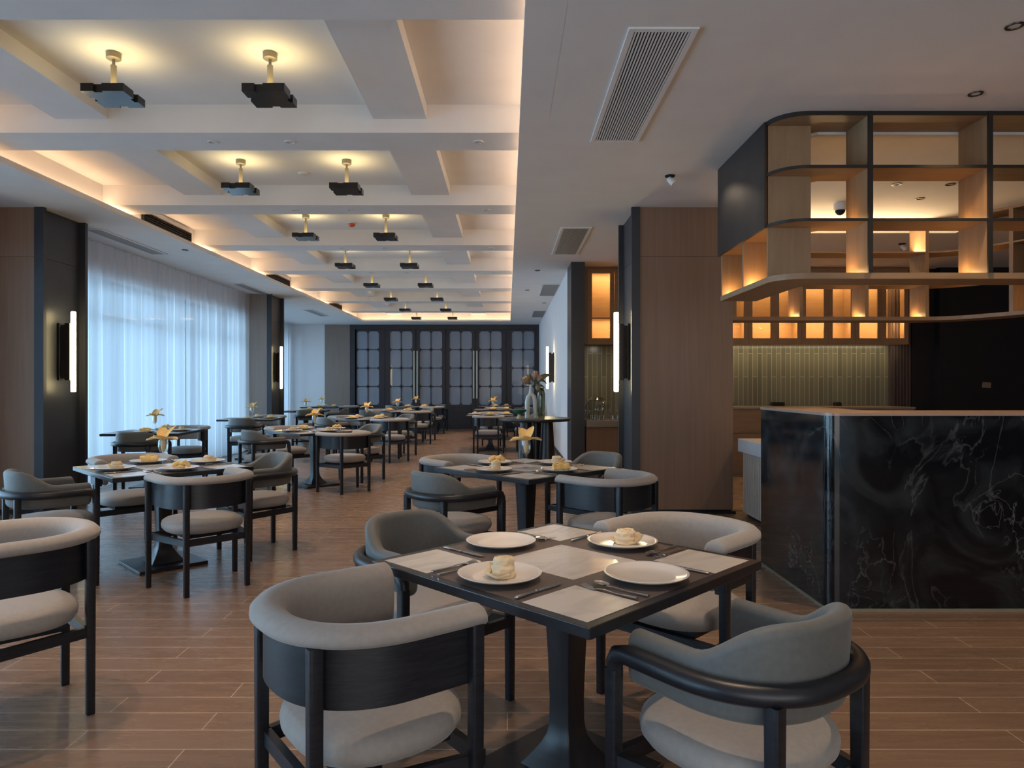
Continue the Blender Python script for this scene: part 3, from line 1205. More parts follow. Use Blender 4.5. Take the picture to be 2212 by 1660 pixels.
SH = 1.0
light('added_ceiling_fill', 'AREA', (3.7, 8.2, LV[3][1] - .06 - .30), 24, (1, .68, .36), (0, -.6, 1), 2.2, .03)  # area light added to warm the ceiling behind the near shelf


def small_led(x, y, z, e, parent=None):
    light('shelf_light', 'POINT', (x, y, z), e * SH, AMBER, None, .018)


for x, y in ((2.43, 5.09), (3.26, 5.09), (4.09, 5.09), (2.13, 5.11), (1.96, 5.52), (1.96, 6.06)):
    small_led(x, y, LV[0][1] + .03, 0.85)
for x, y in ((2.43, 5.07), (3.26, 5.07), (2.13, 5.12)):
    small_led(x, y, LV[1][1] + .03, 0.35)
for x in (3.28, 4.03, 4.72, 2.70):
    small_led(x, 8.22, LV[0][1] + .03, 0.9)
    small_led(x, 8.22, LV[1][1] + .03, 0.2)
small_led(5.30, 7.85, LV[0][1] + .03, 1.6)
small_led(5.30, 7.85, LV[1][1] + .03, .8)
small_led(5.62, 7.1, LV[0][1] + .03, 1.2)

# glazed wall cabinets
YC = 11.25


def make_cabinet():
    t = thing('wall_cabinet', '', 'wall cabinet')
    w = .43
    b = BM()
    z0, z1 = 2.03, 3.25
    box(b, 0, .018, .022, .36, z0, z1)
    box(b, 2 * w - .018, 2 * w, .022, .36, z0, z1)
    box(b, .018, 2 * w - .018, .022, .36, z0, z0 + .03)
    box(b, .018, 2 * w - .018, .022, .36, z1 - .03, z1)
    box(b, .018, 2 * w - .018, .34, .36, z0 + .03, z1 - .03)
    obj('cabinet_body', b, M['oak'], t)
    b = BM()
    box(b, .02, 2 * w - .02, .04, .335, 2.445, 2.465)
    obj('shelf', b, M['oak'], t)
    for q in range(2):
        x0, x1 = q * w + .002, (q + 1) * w - .002
        r_ = .068
        b = BM()
        box(b, x0, x0 + r_, 0, .02, z0, z1)
        box(b, x1 - r_, x1, 0, .02, z0, z1)
        box(b, x0 + r_, x1 - r_, 0, .02, z0, z0 + .10)
        box(b, x0 + r_, x1 - r_, 0, .02, z1 - .075, z1)
        d = obj('door', b, M['oak'], t)
        b = BM()
        box(b, x0 + r_, x1 - r_, .008, .012, z0 + .10, z1 - .075)
        obj('glass_pane', b, M['winglass'], d)
        b = BM()
        kx = x1 - .03 if q == 0 else x0 + .03
        lathe(b, [(.004, 0), (.009, .008), (.009, .014), (.003, .017)], 12)
        bmesh.ops.transform(b, matrix=Matrix.Translation((kx, 0, z0 + .05)) @ Matrix.Rotation(R(90), 4, 'X'), verts=b.verts)
        obj('knob', b, M['brass'], d, 40)
    return t


cab = make_cabinet()
for q in range(6):
    x = 1.29 + .86 * q
    place(cab, (x, YC, 0), 0, ['glazed wall cabinet above the pantry counter beside the charcoal wall end', 'glazed wall cabinet hidden mostly by the wide brown pillar',
                               'glazed wall cabinet just past the wide brown pillar', 'glowing glazed wall cabinet, third from the mauve slats',
                               'glowing glazed wall cabinet, second from the mauve slats',
                               'glowing glazed wall cabinet beside the mauve slats'][q] if q != 2 else 'glowing glazed wall cabinet just past the wide brown pillar', 'glazed wall cabinets')
    light('cabinet_light', 'AREA', (x + .43, YC + .10, 3.205), 9.0, AMBER, (0, .25, -1), .78, .03)
    light('cabinet_light', 'AREA', (x + .43, YC + .08, 2.435), 7.0, AMBER, (0, .3, -1), .78, .03)
b = BM()
box(b, 1.22, 6.50, YC + .02, 11.62, 3.25, ZC)
box(b, 1.22, 1.289, YC, 11.6, 2.03, 3.25)
struct('trim_80', b, M['brown'], 'brown filler strip above the glazed cabinets', 'trim')

pc = thing('pantry_counter', 'brown pantry counter with thick grey stone top beside the charcoal wall end', 'counter', (0, 0, 0))
b = BM()
box(b, 1.225, 2.5, 10.86, 11.57, 0, .728)
obj('counter_base', b, M['brown'], pc)
b = BM()
box(b, 1.222, 2.52, 10.80, 11.575, .728, .828, .003)
obj('stone_top', b, M['stone'], pc)
bc = thing('back_counter', 'long brown counter along the olive tiles behind the bar', 'counter', (0, 0, 0))
b = BM()
box(b, 2.56, 6.29, 10.82, 11.57, 0, .62)
box(b, 2.56, 6.29, 10.84, 11.57, .62, .64)
box(b, 2.56, 6.29, 10.82, 11.57, .64, 1.005)
obj('counter_base', b, M['oak'], bc)
b = BM()
box(b, 2.55, 6.30, 10.79, 11.574, 1.005, 1.035, .003)
obj('counter_top', b, M['stone'], bc)
light('backsplash_light', 'AREA', (4.4, 11.32, 2.02), 4.5, (1, .80, .5), (0, .35, -1), 3.9, .03)

# small dark boxes on the back counter
for q, (x, w) in enumerate(((3.62, .13), (4.42, .20), (5.40, .10))):
    b = BM()
    box(b, -w / 2, w / 2, -.05, .05, 0, .055, .005)
    box(b, -w / 2 + .01, w / 2 - .01, -.04, .04, .055, .062, .002)
    tag(obj('storage_box', b, M['bronze'], None, None, (x, 11.45, 1.035)), ['small dark box on the back counter nearest the wide brown pillar', 'widest small dark box in the middle of the back counter',
                                                                    'smallest dark box on the back counter toward the mauve slats'][q], 'box', 'dark boxes on the back counter')

# glassware on the pantry counter
t = thing('glass_jar', 'large fluted glass jar with domed lid on the pantry counter', 'glass jar', (1.43, 11.17, .828))
b = BM()
rings = []
for (r_, z) in [(.10, 0), (.15, .02), (.185, .08), (.195, .16), (.18, .24), (.14, .29), (.135, .30)]:
    rings.append([Vector(((r_ + .011 * (1 if i % 4 < 2 else -1) * (z > .01)) * cos(2 * pi * i / 64), (r_ + .011 * (1 if i % 4 < 2 else -1) * (z > .01)) * sin(2 * pi * i / 64), z)) for i in range(64)])
loft(b, rings)
obj('jar_body', b, M['crystal'], t, 20)
b = BM()
lathe(b, [(.14, .302), (.142, .315), (.10, .35), (.03, .37), (.012, .372), (.018, .39), (.012, .405), (.003, .408)], 32)
obj('lid', b, M['crystal'], t, 20)
rnd = random.Random(5)
for q in range(7):
    b = BM()
    lathe(b, [(.022, 0), (.026, .002), (.030, .075), (.028, .075), (.024, .006), (.003, .005)], 16)
    tag(obj('tumbler', b, M['crystal'], None, 20, (1.27 + .07 * (q % 4) if q < 4 else 1.62 + .075 * (q - 4), 10.87, .829)),
        'small clear tumbler on the pantry counter, %s from the charcoal wall end' % names[q], 'glass', 'tumblers on the pantry counter')
light('pantry_light', 'AREA', (1.5, 10.95, 2.02), 1.6, (1, .92, .8), (0, .02, -1), .12, .12)

# ------------------------------------------------------------------ chairs
AW, YA, BY = .272, .19, .275


def upath(a=AW, yf=YA, by=BY, n=40):
    pts = []
    for i in range(7):
        pts.append(Vector((a, yf * (1 - i / 6))))
    for i in range(1, n):
        th = pi * i / n
        c_, s_ = cos(th), sin(th)
        e = .88
        pts.append(Vector((a * math.copysign(abs(c_) ** e, c_), -by * abs(s_) ** e)))
    for i in range(7):
        pts.append(Vector((-a, yf * i / 6)))
    return pts


def normals(pts):
    ns = []
    for i, p in enumerate(pts):
        t_ = (pts[min(i + 1, len(pts) - 1)] - pts[max(i - 1, 0)]).normalized()
        ns.append(Vector((t_.y, -t_.x)) * -1)
    # outward
    return [n if n.dot(p) > 0 or abs(n.dot(p)) < 1e-9 else -n for n, p in zip(ns, pts)]


def sweep(bm, pts, prof, endround=.0):
    """prof(i, s) -> list of (u, z)"""
    ns = normals(pts)
    N_ = len(pts)
    rings = []

    def ring(p, n, pr):
        return [Vector((p.x + n.x * u, p.y + n.y * u, z)) for u, z in pr]
    for i in range(N_):
        rings.append(ring(pts[i], ns[i], prof(i, i / (N_ - 1))))
    if endround > 0:
        for e, di in ((0, -1), (N_ - 1, 1)):
            pr = prof(e, e / (N_ - 1))
            cu = sum(u for u, z in pr) / len(pr)
            cz = sum(z for u, z in pr) / len(pr)
            t_ = (pts[1] - pts[0]).normalized() if e == 0 else (pts[-1] - pts[-2]).normalized()
            extra = []
            for k_ in (1, 2, 3):
                a_ = pi / 2 * k_ / 3.3
                s_ = 1 - (1 - cos(a_)) * .5
                q = pts[e] + t_ * di * endround * sin(a_)
                extra.append(ring(q, ns[e], [(cu + (u - cu) * s_, cz + (z - cz) * s_) for u, z in pr]))
            if e == 0:
                rings = list(reversed(extra)) + rings
            else:
                rings = rings + extra
    loft(bm, rings)


def rrect(u0, u1, z0, z1, r, n=4):
    out = []
    r = min(r, (u1 - u0) / 2 - .001, (z1 - z0) / 2 - .001)
    for cx, cz, a0 in ((u1 - r, z0 + r, -90), (u1 - r, z1 - r, 0), (u0 + r, z1 - r, 90), (u0 + r, z0 + r, 180)):
        for k_ in range(n + 1):
            a = R(a0 + 90 * k_ / n)
            out.append((cx + r * cos(a), cz + r * sin(a)))
    return out


def leg_bm(x, y, z0, z1, w0=.0155, w1=.019):
    b = BM()
    rings = []
    for z, w in ((z0, w0), (z0 + .002, w0 + .001), (z1, w1)):
        r_ = []
        for u, v in rrect(-w, w, -w, w, .007, 3):
            r_.append(Vector((x + u, y + v, z)))
        rings.append(r_)
    loft(b, rings)
    return b


LEGS = [(.287, .20), (-.287, .20), (.203, -.235), (-.203, -.235)]


def seat_bm():
    b = BM()
    rings = []
    prof = [(.80, .385), (.93, .392), (.99, .412), (1.0, .432), (.975, .455), (.90, .468), (.70, .476), (.35, .480), (.05, .481)]
    n = 48
    for s_, z in prof:
        r_ = []
        for i in range(n):
            a = 2 * pi * i / n
            c_, sn = cos(a), sin(a)
            e = .80
            x = .252 * math.copysign(abs(c_) ** e, c_)
            y = .245 * math.copysign(abs(sn) ** e, sn) + .0
            r_.append(Vector((x * s_, y * s_ + .005, z)))
        rings.append(r_)
    loft(b, rings)
    return b


def frame_bm():
    b = BM()

    def bar(p, q, z0, z1, w=.012):
        p, q = Vector(p), Vector(q)
        d = (q - p).normalized()
        n = Vector((-d.y, d.x)) * w
        loft(b, [[Vector((c_.x, c_.y, z)) for c_ in (p - n, p + n, q + n, q - n)] for z in (z0, z1)])
    L = LEGS
    bar(L[0], L[2], .325, .368)
    bar(L[1], L[3], .325, .368)
    bar(L[2], L[3], .325, .368)
    bar(L[0], L[1], .325, .368)
    box(b, -.17, .17, -.17, .17, .36, .386)
    return b


def make_chair_a():
    t = thing('panel_back_armchair', '', 'armchair')
    obj('seat', seat_bm(), M['fabric'], t, 60)
    b = BM()
    P_ = upath()
    # padded band with a roll over the top edge
    prof = [(-.012, .575), (-.035, .572), (-.048, .585), (-.052, .64), (-.052, .70), (-.050, .735), (-.040, .757), (-.020, .772), (.008, .776),
            (.034, .769), (.050, .753), (.051, .738), (.040, .727), (.016, .725), (.0, .725), (-.004, .66)]
    sweep(b, P_, lambda i, s: prof, .014)
    obj('backrest', b, M['fabric'], t, 60)
    b = BM()
    sweep(b, P_, lambda i, s: [(-.004, .565), (.014, .565), (.014, .730), (-.004, .730)])
    obj('back_panel', b, M['chairwood'], t, 40)
    for k_, (x, y) in enumerate(LEGS):
        obj('leg', leg_bm(x + (.012 if x > 0 else -.012) if k_ < 2 else x, y - (.03 if k_ < 2 else .012), 0, .728), M['chairwood'], t, 40)
    obj('seat_frame', frame_bm(), M['chairwood'], t)
    return t


def make_chair_b():
    t = thing('rail_back_armchair', '', 'armchair')
    obj('seat', seat_bm(), M['fabric'], t, 60)
    P_ = upath(.225, .16, .235)

    def pr(i, s):
        p = P_[i]
        back = max(0, min(1, (-p.y / .235 - .12) / .80)) if p.y < 0 else 0
        k_ = back * back * (3 - 2 * back)
        top = .705 + .098 * k_
        lean = .012 * k_
        return [(u + lean * (z - .56) / .2, z) for u, z in rrect(-.026, .030, .555 - .0 * k_, top, .026, 5)]
    b = BM()
    sweep(b, P_, pr, .02)
    obj('backrest', b, M['leather_shaded'], t, 60)
    b = BM()
    Q_ = upath(.285, .15, .292)
    pts = [(.287, .195, .585), (.287, .192, .618), (.287, .180, .640)] + [(q.x, q.y, .648) for q in Q_] + [(-.287, .180, .640), (-.287, .192, .618), (-.287, .195, .585)]
    rr = [.0215, .0245, .026] + [.0265] * len(Q_) + [.026, .0245, .0215]
    tube(b, pts, rr, 14)
    obj('arm_rail', b, M['chairwood'], t, 60)
    for k_, (x, y) in enumerate(LEGS):
        obj('leg', leg_bm(x if k_ < 2 else x * .95, y - .005 if k_ < 2 else y - .003, 0, .60 if k_ < 2 else .630, .016, .020), M['chairwood'], t, 40)
    obj('seat_frame', frame_bm(), M['chairwood'], t)
    return t


chA, chB = make_chair_a(), make_chair_b()


# ------------------------------------------------------------------ tables
def make_table(side, name):
    t = thing(name, '', 'table')
    s = side / 2
    b = BM()
    box(b, -s, s, -s, s, .718, .750, .003, None, 0)
    e = s - .032
    z = .7503

    def quad(x0, x1, y0, y1, zz, mi):
        vs = [b.verts.new(p) for p in ((x0, y0, zz), (x1, y0, zz), (x1, y1, zz), (x0, y1, zz))]
        b.faces.new(vs).material_index = mi
    box(b, -e, e, -e, e, .7490, .7504, 0, None, 1)
    k_ = .245 * side
    c_ = .178 * side
    for sx in (-1, 1):
        for sy in (-1, 1):
            x0, x1 = sorted((sx * e, sx * (e - k_)))
            y0, y1 = sorted((sy * e, sy * (e - k_)))
            box(b, x0, x1, y0, y1, .7492, .7509, 0, None, 2)
    box(b, -c_, c_, -c_, c_, .7492, .7509, 0, None, 2)
    o = obj('tabletop', b, [M['tablewood'], M['inlay'], M['marble']], t)
    b = BM()
    rings = []
    for z, w in ((.028, .118), (.045, .106), (.07, .088), (.10, .068), (.135, .052), (.18, .046), (.26, .045), (.40, .049), (.55, .055), (.69, .061), (.718, .062)):
        rings.append([Vector((u, v, z)) for u, v in rrect(-w, w, -w, w, .006, 2)])
    loft(b, rings)
    obj('pedestal', b, M['tablewood'], t, 40)
    b = BM()
    box(b, -.245, .245, -.245, .245, 0, .026, .004)
    obj('base_plate', b, M['tablewood'], t)
    return t


tb = make_table(.985, 'dining_table')


# ------------------------------------------------------------------ tableware
def make_plate():
    b = BM()
    lathe(b, [(.075, 0), (.080, .003), (.095, .008), (.128, .017), (.136, .022), (.1365, .0235), (.134, .0245), (.125, .021), (.100, .0135), (.088, .0105), (.04, .0095), (.002, .0095)], 56)
    o = obj('dinner_plate', b, M['ceramic'], None, 60)
    return tag(o, '', 'plate')


def make_fork():
    b = BM()
    pts = [(0, -.10, .006), (0, -.07, .005), (0, -.02, .004), (0, .02, .007), (0, .045, .004)]
    tube(b, pts, [.0062, .0052, .0032, .003, .006], 10, flat=.45)
    tube(b, [(0, .04, .0045), (0, .055, .002), (0, .066, .0025)], [.006, .0115, .0115], 10, flat=.16)
    for k_ in range(4):
        x = -.0096 + .0064 * k_
        tube(b, [(x, .062, .0024), (x, .08, .0042), (x, .100, .0095)], [.0017, .0015, .0008], 6)
    return tag(obj('fork', b, M['steel'], None, 50), '', 'fork')


def make_spoon():
    b = BM()
    tube(b, [(0, -.10, .006), (0, -.07, .005), (0, -.02, .004), (0, .02, .007), (0, .05, .005)], [.0062, .0052, .0032, .003, .004], 10, flat=.45)
    rings = []
    n = 16
    for i in range(9):
        y = .045 + .056 * i / 8
        w = .0185 * math.sqrt(max(0.02, 1 - ((i - 4) / 4.3) ** 2))
        rings.append([Vector((w * cos(2 * pi * k_ / n), y, .0035 + w * (.50 if sin(2 * pi * k_ / n) < 0 else -.38) * abs(sin(2 * pi * k_ / n)) * -1 * (-1 if sin(2 * pi * k_ / n) < 0 else 1) * .0 +
                              (.006 - .006 * (1 - (cos(2 * pi * k_ / n)) ** 2) * (1.1 if sin(2 * pi * k_ / n) < 0 else .75)) + .002)) for k_ in range(n)])
    loft(b, rings)
    return tag(obj('spoon', b, M['steel'], None, 60), '', 'spoon')


def make_knife():
    b = BM()
    tube(b, [(0, -.105, .005), (0, -.10, .005), (0, -.06, .005), (0, -.012, .0045)], [.004, .0075, .0065, .0055], 12, flat=.55)
    tube(b, [(0, -.012, .0045), (0, -.008, .0045), (0, -.004, .0045)], [.007, .0075, .005], 12, flat=.6)
    rings = []
    for y, x0, x1 in ((-.004, -.005, .006), (.02, -.007, .008), (.06, -.007, .010), (.09, -.007, .0095), (.105, -.007, .003), (.110, -.006, -.003)):
        rings.append([Vector((x0, y, .0038)), Vector((x1, y, .0044)), Vector((x1, y, .005)), Vector((x0, y, .0062))])
    loft(b, rings)
    return tag(obj('knife', b, M['steel'], None, 50), '', 'knife')


def make_rose(seed, h=.062):
    """rolled napkin standing on end, its loose hem spread round the foot"""
    rnd = random.Random(seed)
    b = BM()
    n = 48
    rings = []
    for j in range(31):
        f = j / 30
        z = h * f
        r0 = .041 - .008 * f + .0030 * sin(f * 17) * (1 - f * .3)
        ring = []
        for i in range(n):
            a = 2 * pi * i / n
            r_ = r0 + .0022 * abs(sin(4.5 * f * pi + a * .5 + seed)) + .0018 * sin(3 * a + f * 9 + seed) + .0012 * sin(7 * a - f * 12)
            ring.append(Vector((r_ * cos(a), r_ * sin(a) * .92, z + .004 * sin(a + seed) * f)))
        rings.append(ring)
    for r_, dz in ((.027, .002), (.024, -.008), (.019, .001), (.014, .003), (.011, -.006), (.004, -.002)):
        rings.append([Vector((r_ * cos(2 * pi * i / n) + .002, r_ * sin(2 * pi * i / n), h + dz + .003 * sin(2 * pi * i / n + 1))) for i in range(n)])
    loft(b, rings)
    for (a0, a1, reach, lift) in ((R(150), R(255), .030, .030), (R(250), R(400), .026, .014)):
        m_ = 14
        rows = []
        for j in range(6):
            f = j / 5
            row = []
            for i in range(m_ + 1):
                g = i / m_
                a = a0 + (a1 - a0) * g
                r_ = .037 + reach * f * (.55 + .45 * sin(pi * g)) + .003 * sin(9 * g + j)
                z = .003 + lift * f * f + .005 * f * sin(14 * g + seed)
                row.append((r_ * cos(a), r_ * sin(a), z))
            rows.append(row)
        top = [[b.verts.new(p) for p in r_] for r_ in rows]
        bot = [[b.verts.new((p[0], p[1], p[2] - .002)) for p in r_] for r_ in rows]
        for j in range(5):
            for i in range(m_):
                b.faces.new((top[j][i], top[j][i + 1], top[j + 1][i + 1], top[j + 1][i]))
                b.faces.new((bot[j][i], bot[j + 1][i], bot[j + 1][i + 1], bot[j][i + 1]))
        for i in range(m_):
            b.faces.new((top[5][i], top[5][i + 1], bot[5][i + 1], bot[5][i]))
        for j in range(5):
            b.faces.new((top[j][0], top[j + 1][0], bot[j + 1][0], bot[j][0]))
            b.faces.new((top[j][m_], bot[j][m_], bot[j + 1][m_], top[j + 1][m_]))
    return tag(obj('rolled_napkin', b, M['cream'], None, 60), '', 'napkin')


def make_log():
    b = BM()
    n = 28
    rings = []
    for j in range(19):
        f = j / 18
        x = -.062 + .124 * f
        ring = []
        for i in range(n):
            a = 2 * pi * i / n
            r_ = .023 + .0025 * sin(f * 14 + a) + .0018 * sin(3 * a + f * 5)
            ring.append(Vector((x + .004 * sin(a * 2), r_ * cos(a) * 1.25, .024 + r_ * sin(a))))
        rings.append(ring)
    loft(b, rings)
    tube(b, [(-.055, .018, .044), (-.02, .012, .052), (.03, .014, .050), (.058, .02, .044)], [.006, .010, .010, .005], 10, flat=.6)
    return tag(obj('folded_napkin', b, M['yellow'], None, 60), '', 'napkin')


def make_knot():
    b = BM()
    tube(b, [(-.052, -.012, .014), (-.045, .0, .030), (-.020, .010, .042), (.010, .006, .032), (.022, -.004, .018)], [.016, .022, .024, .022, .014], 14, flat=.8)
    tube(b, [(-.005, .006, .020), (.008, .0, .040), (.030, -.006, .050), (.052, .0, .030), (.060, .006, .014)], [.014, .020, .022, .018, .010], 14, flat=.8)
    tube(b, [(-.03, -.02, .012), (.0, -.026, .018), (.035, -.02, .012)], [.010, .014, .010], 12, flat=.8)
    return tag(obj('knotted_napkin', b, M['yellow'], None, 60), '', 'napkin')


def make_goblet():
    b = BM()
    lathe(b, [(.034, 0), (.034, .002), (.012, .006), (.0045, .014), (.004, .085), (.008, .095), (.026, .115), (.036, .14), (.038, .165), (.034, .205), (.0332, .205), (.037, .165), (.035, .141), (.025, .118), (.006, .100), (.001, .098)], 32)
    return tag(obj('wine_glass', b, M['glass'], None, 60), '', 'wine glass')


def make_flower(seed):
    """napkin folded into a five-petal flower standing in a glass"""
    rnd = random.Random(seed)
    t = thing('flower_napkin', '', 'napkin')
    b = BM()
    tube(b, [(0, 0, .112), (.002, 0, .13), (.002, .001, .17), (0, 0, .215)], [.008, .017, .022, .016], 16)
    obj('napkin_stem', b, M['cream'], t, 60)
    pet = [(0, .125, .13, .42, .052), (180, .125, .13, .40, .052), (115, .105, .30, 1.15, .045), (60, .110, .30, 1.25, .042), (255, .095, .2, .70, .045)]
    for (ang, L_, e0, e1, wd) in pet:
        a = R(ang + rnd.uniform(-12, 12) + seed * 23)
        b = BM()
        m_, k_ = 12, 6
        tops, bots = [], []
        for j in range(m_ + 1):
            f = j / m_
            # rises then droops outward
            rr_ = L_ * f * cos(e1 * (1 - f * .75))
            zz = .198 + L_ * (sin(e1) * f * 1.05 - (.42 * f * f * (1.25 - e1)))
            w_ = wd * (sin(pi * min(1, f * .92 + .08)) ** .75) * (1 - .15 * f) + .0015
            row = []
            for i in range(k_ + 1):
                g = i / k_ * 2 - 1
                x = rr_
                y = w_ * g
                z = zz + .35 * w_ * g * g + .004 * sin(f * 5 + g * 2)
                row.append(Vector((x * cos(a) - y * sin(a), x * sin(a) + y * cos(a), z)))
            tops.append([b.verts.new(p) for p in row])
            bots.append([b.verts.new(p - Vector((0, 0, .0022))) for p in row])
        for j in range(m_):
            for i in range(k_):
                b.faces.new((tops[j][i], tops[j][i + 1], tops[j + 1][i + 1], tops[j + 1][i]))
                b.faces.new((bots[j][i], bots[j + 1][i], bots[j + 1][i + 1], bots[j][i + 1]))
            b.faces.new((tops[j][0], tops[j + 1][0], bots[j + 1][0], bots[j][0]))
            b.faces.new((tops[j][k_], bots[j][k_], bots[j + 1][k_], tops[j + 1][k_]))
        for i in range(k_):
            b.faces.new((tops[m_][i], tops[m_][i + 1], bots[m_][i + 1], bots[m_][i]))
            b.faces.new((tops[0][i], bots[0][i], bots[0][i + 1], tops[0][i + 1]))
        obj('napkin_petal', b, M['yellow'], t, 60)
    return t


plate, fork, spoon, knife = make_plate(), make_fork(), make_spoon(), make_knife()
naps = {'r': make_rose(1), 's': make_rose(4, .05), 'l': make_log(), 'k': make_knot()}
napname = {'r': 'tall cream rolled napkin', 's': 'low cream rolled napkin', 'l': 'yellow log-rolled napkin', 'k': 'yellow knotted napkin'}
goblet = make_goblet()
flowers = [make_flower(0), make_flower(1), make_flower(2)]

seed_turn = [0, 23, 46]
SIDES45 = {'SW': (-135, 'near window-side', -45), 'SE': (-45, 'near bar-side', 45), 'NW': (135, 'far window-side', -135), 'NE': (45, 'far bar-side', 135)}
SIDESAX = {'S': (-90, 'near', 0), 'N': (90, 'far', 180), 'E': (0, 'bar-side', 90), 'W': (180, 'window-side', -90)}


def setting(cx, cy, rot, key, spec, tname, cutlery, ax):
    base, wd, face = (SIDESAX if ax else SIDES45)[key]
    a = R(base + (rot if ax else 0))
    px, py = cx + .335 * cos(a), cy + .335 * sin(a)
    inward = a + pi
    rz = inward - pi / 2
    rgt = Vector((cos(inward - pi / 2), sin(inward - pi / 2)))
    inn = Vector((cos(inward), sin(inward)))
    full = spec.isupper()
    z = .751
    place(plate, (px, py, z), rz, 'white dinner plate, %s place of the %s' % (wd, tname), 'dinner plates')
    s = spec.lower()
    if s in naps:
        place(naps[s], (px + .012, py - .005, z + .0105), {'r': .5, 's': 2.0, 'l': .25, 'k': .1}[s] + (0 if s in 'lk' else a), '%s on the %s plate of the %s' % (napname[s], wd, tname), 'napkins on plates')
    if cutlery:
        for proto, u, v, dr, nm, lift in ((fork, -.212, -.01, .02, 'fork', 0), (spoon, -.168, -.02, .03, 'spoon', 0), (knife, .185, -.015, .03, 'knife', 0)):
            q = Vector((px, py)) + rgt * u + inn * v
            place(proto, (q.x, q.y, z + lift), rz + dr, 'steel %s at the %s place of the %s' % (nm, wd, tname), '%s beside the plates' % (nm + 's' if nm != 'knife' else 'knives'))


CH = {'A': (chA, 'panel-back grey armchair'), 'B': (chB, 'rail-back grey armchair')}


def chair(kind, x, y, rz, where):
    proto, nm = CH[kind]
    return place(proto, (x, y, 0), R(rz), '%s, %s' % (nm, where), 'grey armchairs at the dining tables')


# diagonal tables ------------------------------------------------------------
# (name, cx, cy, plates, goblet flower index, cutlery, chairs {side: kind})
TBL = [
    ('table nearest the viewer', .212, 2.50, {'SW': 'r', 'SE': 'x', 'NW': 'x', 'NE': 's'}, None, True, {}),
    ('table before the brown pillar', .14, 5.31, {'SW': 'r', 'SE': 'l', 'NW': 'k', 'NE': 's'}, 0, True, {'SW': 'B', 'SE': 'A', 'NW': 'A', 'NE': 'B'}),
    ('first middle-row table', -2.65, 5.39, {'SW': 's', 'SE': 'k', 'NW': 'l', 'NE': 's'}, 1, True, {'SW': 'B', 'SE': 'A', 'NW': 'A', 'NE': 'B'}),
    ('second middle-row table', -2.65, 9.63, {'SW': 's', 'SE': 's', 'NW': 'l', 'NE': 'k'}, 2, True, {'SW': 'B', 'SE': 'A', 'NW': 'A', 'NE': 'B'}),
    ('third middle-row table', -2.65, 13.2, {'SW': 'l', 'SE': 'k', 'NW': 's', 'NE': 'r'}, 1, False, {'SW': 'B', 'SE': 'A', 'NW': 'A', 'NE': 'B'}),
    ('fourth middle-row table', -2.65, 16.85, {'SW': 's', 'SE': 'k', 'NW': 'l', 'NE': 'k'}, 2, False, {'SW': 'B', 'SE': 'A', 'NW': 'A', 'NE': 'B'}),
    ('last middle-row table', -2.65, 20.3, {'SW': 's', 'SE': 'l', 'NW': 's', 'NE': 'k'}, 0, False, {'SW': 'B', 'SE': 'A', 'NE': 'B'}),
]
for (nm, cx, cy, pl, gf, cut, chs) in TBL:
    place(tb, (cx, cy, 0), R(45), 'dark square dining table with marble inlays, the %s' % nm.replace('table', 'one'), 'square dining tables')
    for key, spec in pl.items():
        setting(cx, cy, 0, key, spec, nm, cut, False)
    if gf is not None:
        place(goblet, (cx, cy, .751), 0, 'stemmed wine glass in the centre of the %s' % nm, 'wine glasses holding flower napkins')
        place(flowers[gf], (cx, cy, .751), R(-seed_turn[gf]), 'yellow flower napkin in the glass on the %s' % nm, 'flower napkins')
    for key, kind in chs.items():
        base, wd, face = SIDES45[key]
        a = R(base)
        r_ = .765 if key != 'SW' else .73
        dx, dy = (0, 0)
        if nm == 'first middle-row table' and key == 'NE':
            dx, dy = 0.03, -.12
        chair(kind, cx + r_ * cos(a) + dx, cy + r_ * sin(a) + dy, face, '%s of the %s' % (wd + ' side', nm))

# chairs of the nearest table, pulled out a little and turned
chair('A', -.402, 2.042, 37 - 90, 'near window side of the table nearest the viewer')
chair('B', .640, 1.938, 126 - 90, 'near bar side of the table nearest the viewer')
chair('A', .75, 3.04, 135, 'far bar side of the table nearest the viewer')
chair('B', -.33, 3.0, -135, 'far window side of the table nearest the viewer')
chair('A', -2.065, 2.90, 135, 'standing alone between the aisle and the first window-side pillar')

# tables set square to the room ----------------------------------------------
TBX = [
    ('first window-row table', -4.78, 9.5, 5, {'S': 'l', 'N': 'k', 'E': 's'}, 0, {'S': ('B', -4.62, 8.80), 'N': ('A', -4.70, 10.25)}),
    ('second window-row table', -4.80, 13.15, 5, {'S': 's', 'N': 's', 'E': 'k'}, 1, {'S': ('B', -4.66, 12.38), 'N': ('A', -4.72, 13.9)}),
    ('third window-row table', -4.95, 17.2, 3, {'S': 's', 'N': 'k', 'E': 'l'}, 2, {'S': ('B', -4.7, 16.45), 'E': ('B', -4.2, 17.3)}),
    ('last window-row table', -5.35, 20.2, 0, {'S': 'l', 'N': 's', 'E': 'k'}, 0, {'E': ('A', -4.62, 20.3)}),
    ('third bar-row table', -.36, 14.8, 0, {'S': 'k', 'W': 's', 'E': 'l'}, None, {'S': ('A', -.38, 13.95), 'N': ('A', -.36, 15.56), 'E': ('B', .40, 14.85)}),
    ('fourth bar-row table', -.37, 17.95, 0, {'S': 'k', 'N': 's', 'E': 'l'}, 1, {'N': ('A', -.3, 18.7), 'E': ('B', .38, 18.0)}),
    ('last bar-row table', -.37, 20.7, 0, {'S': 'l', 'N': 's', 'E': 'k'}, 2, {'E': ('B', .38, 20.7)}),
]
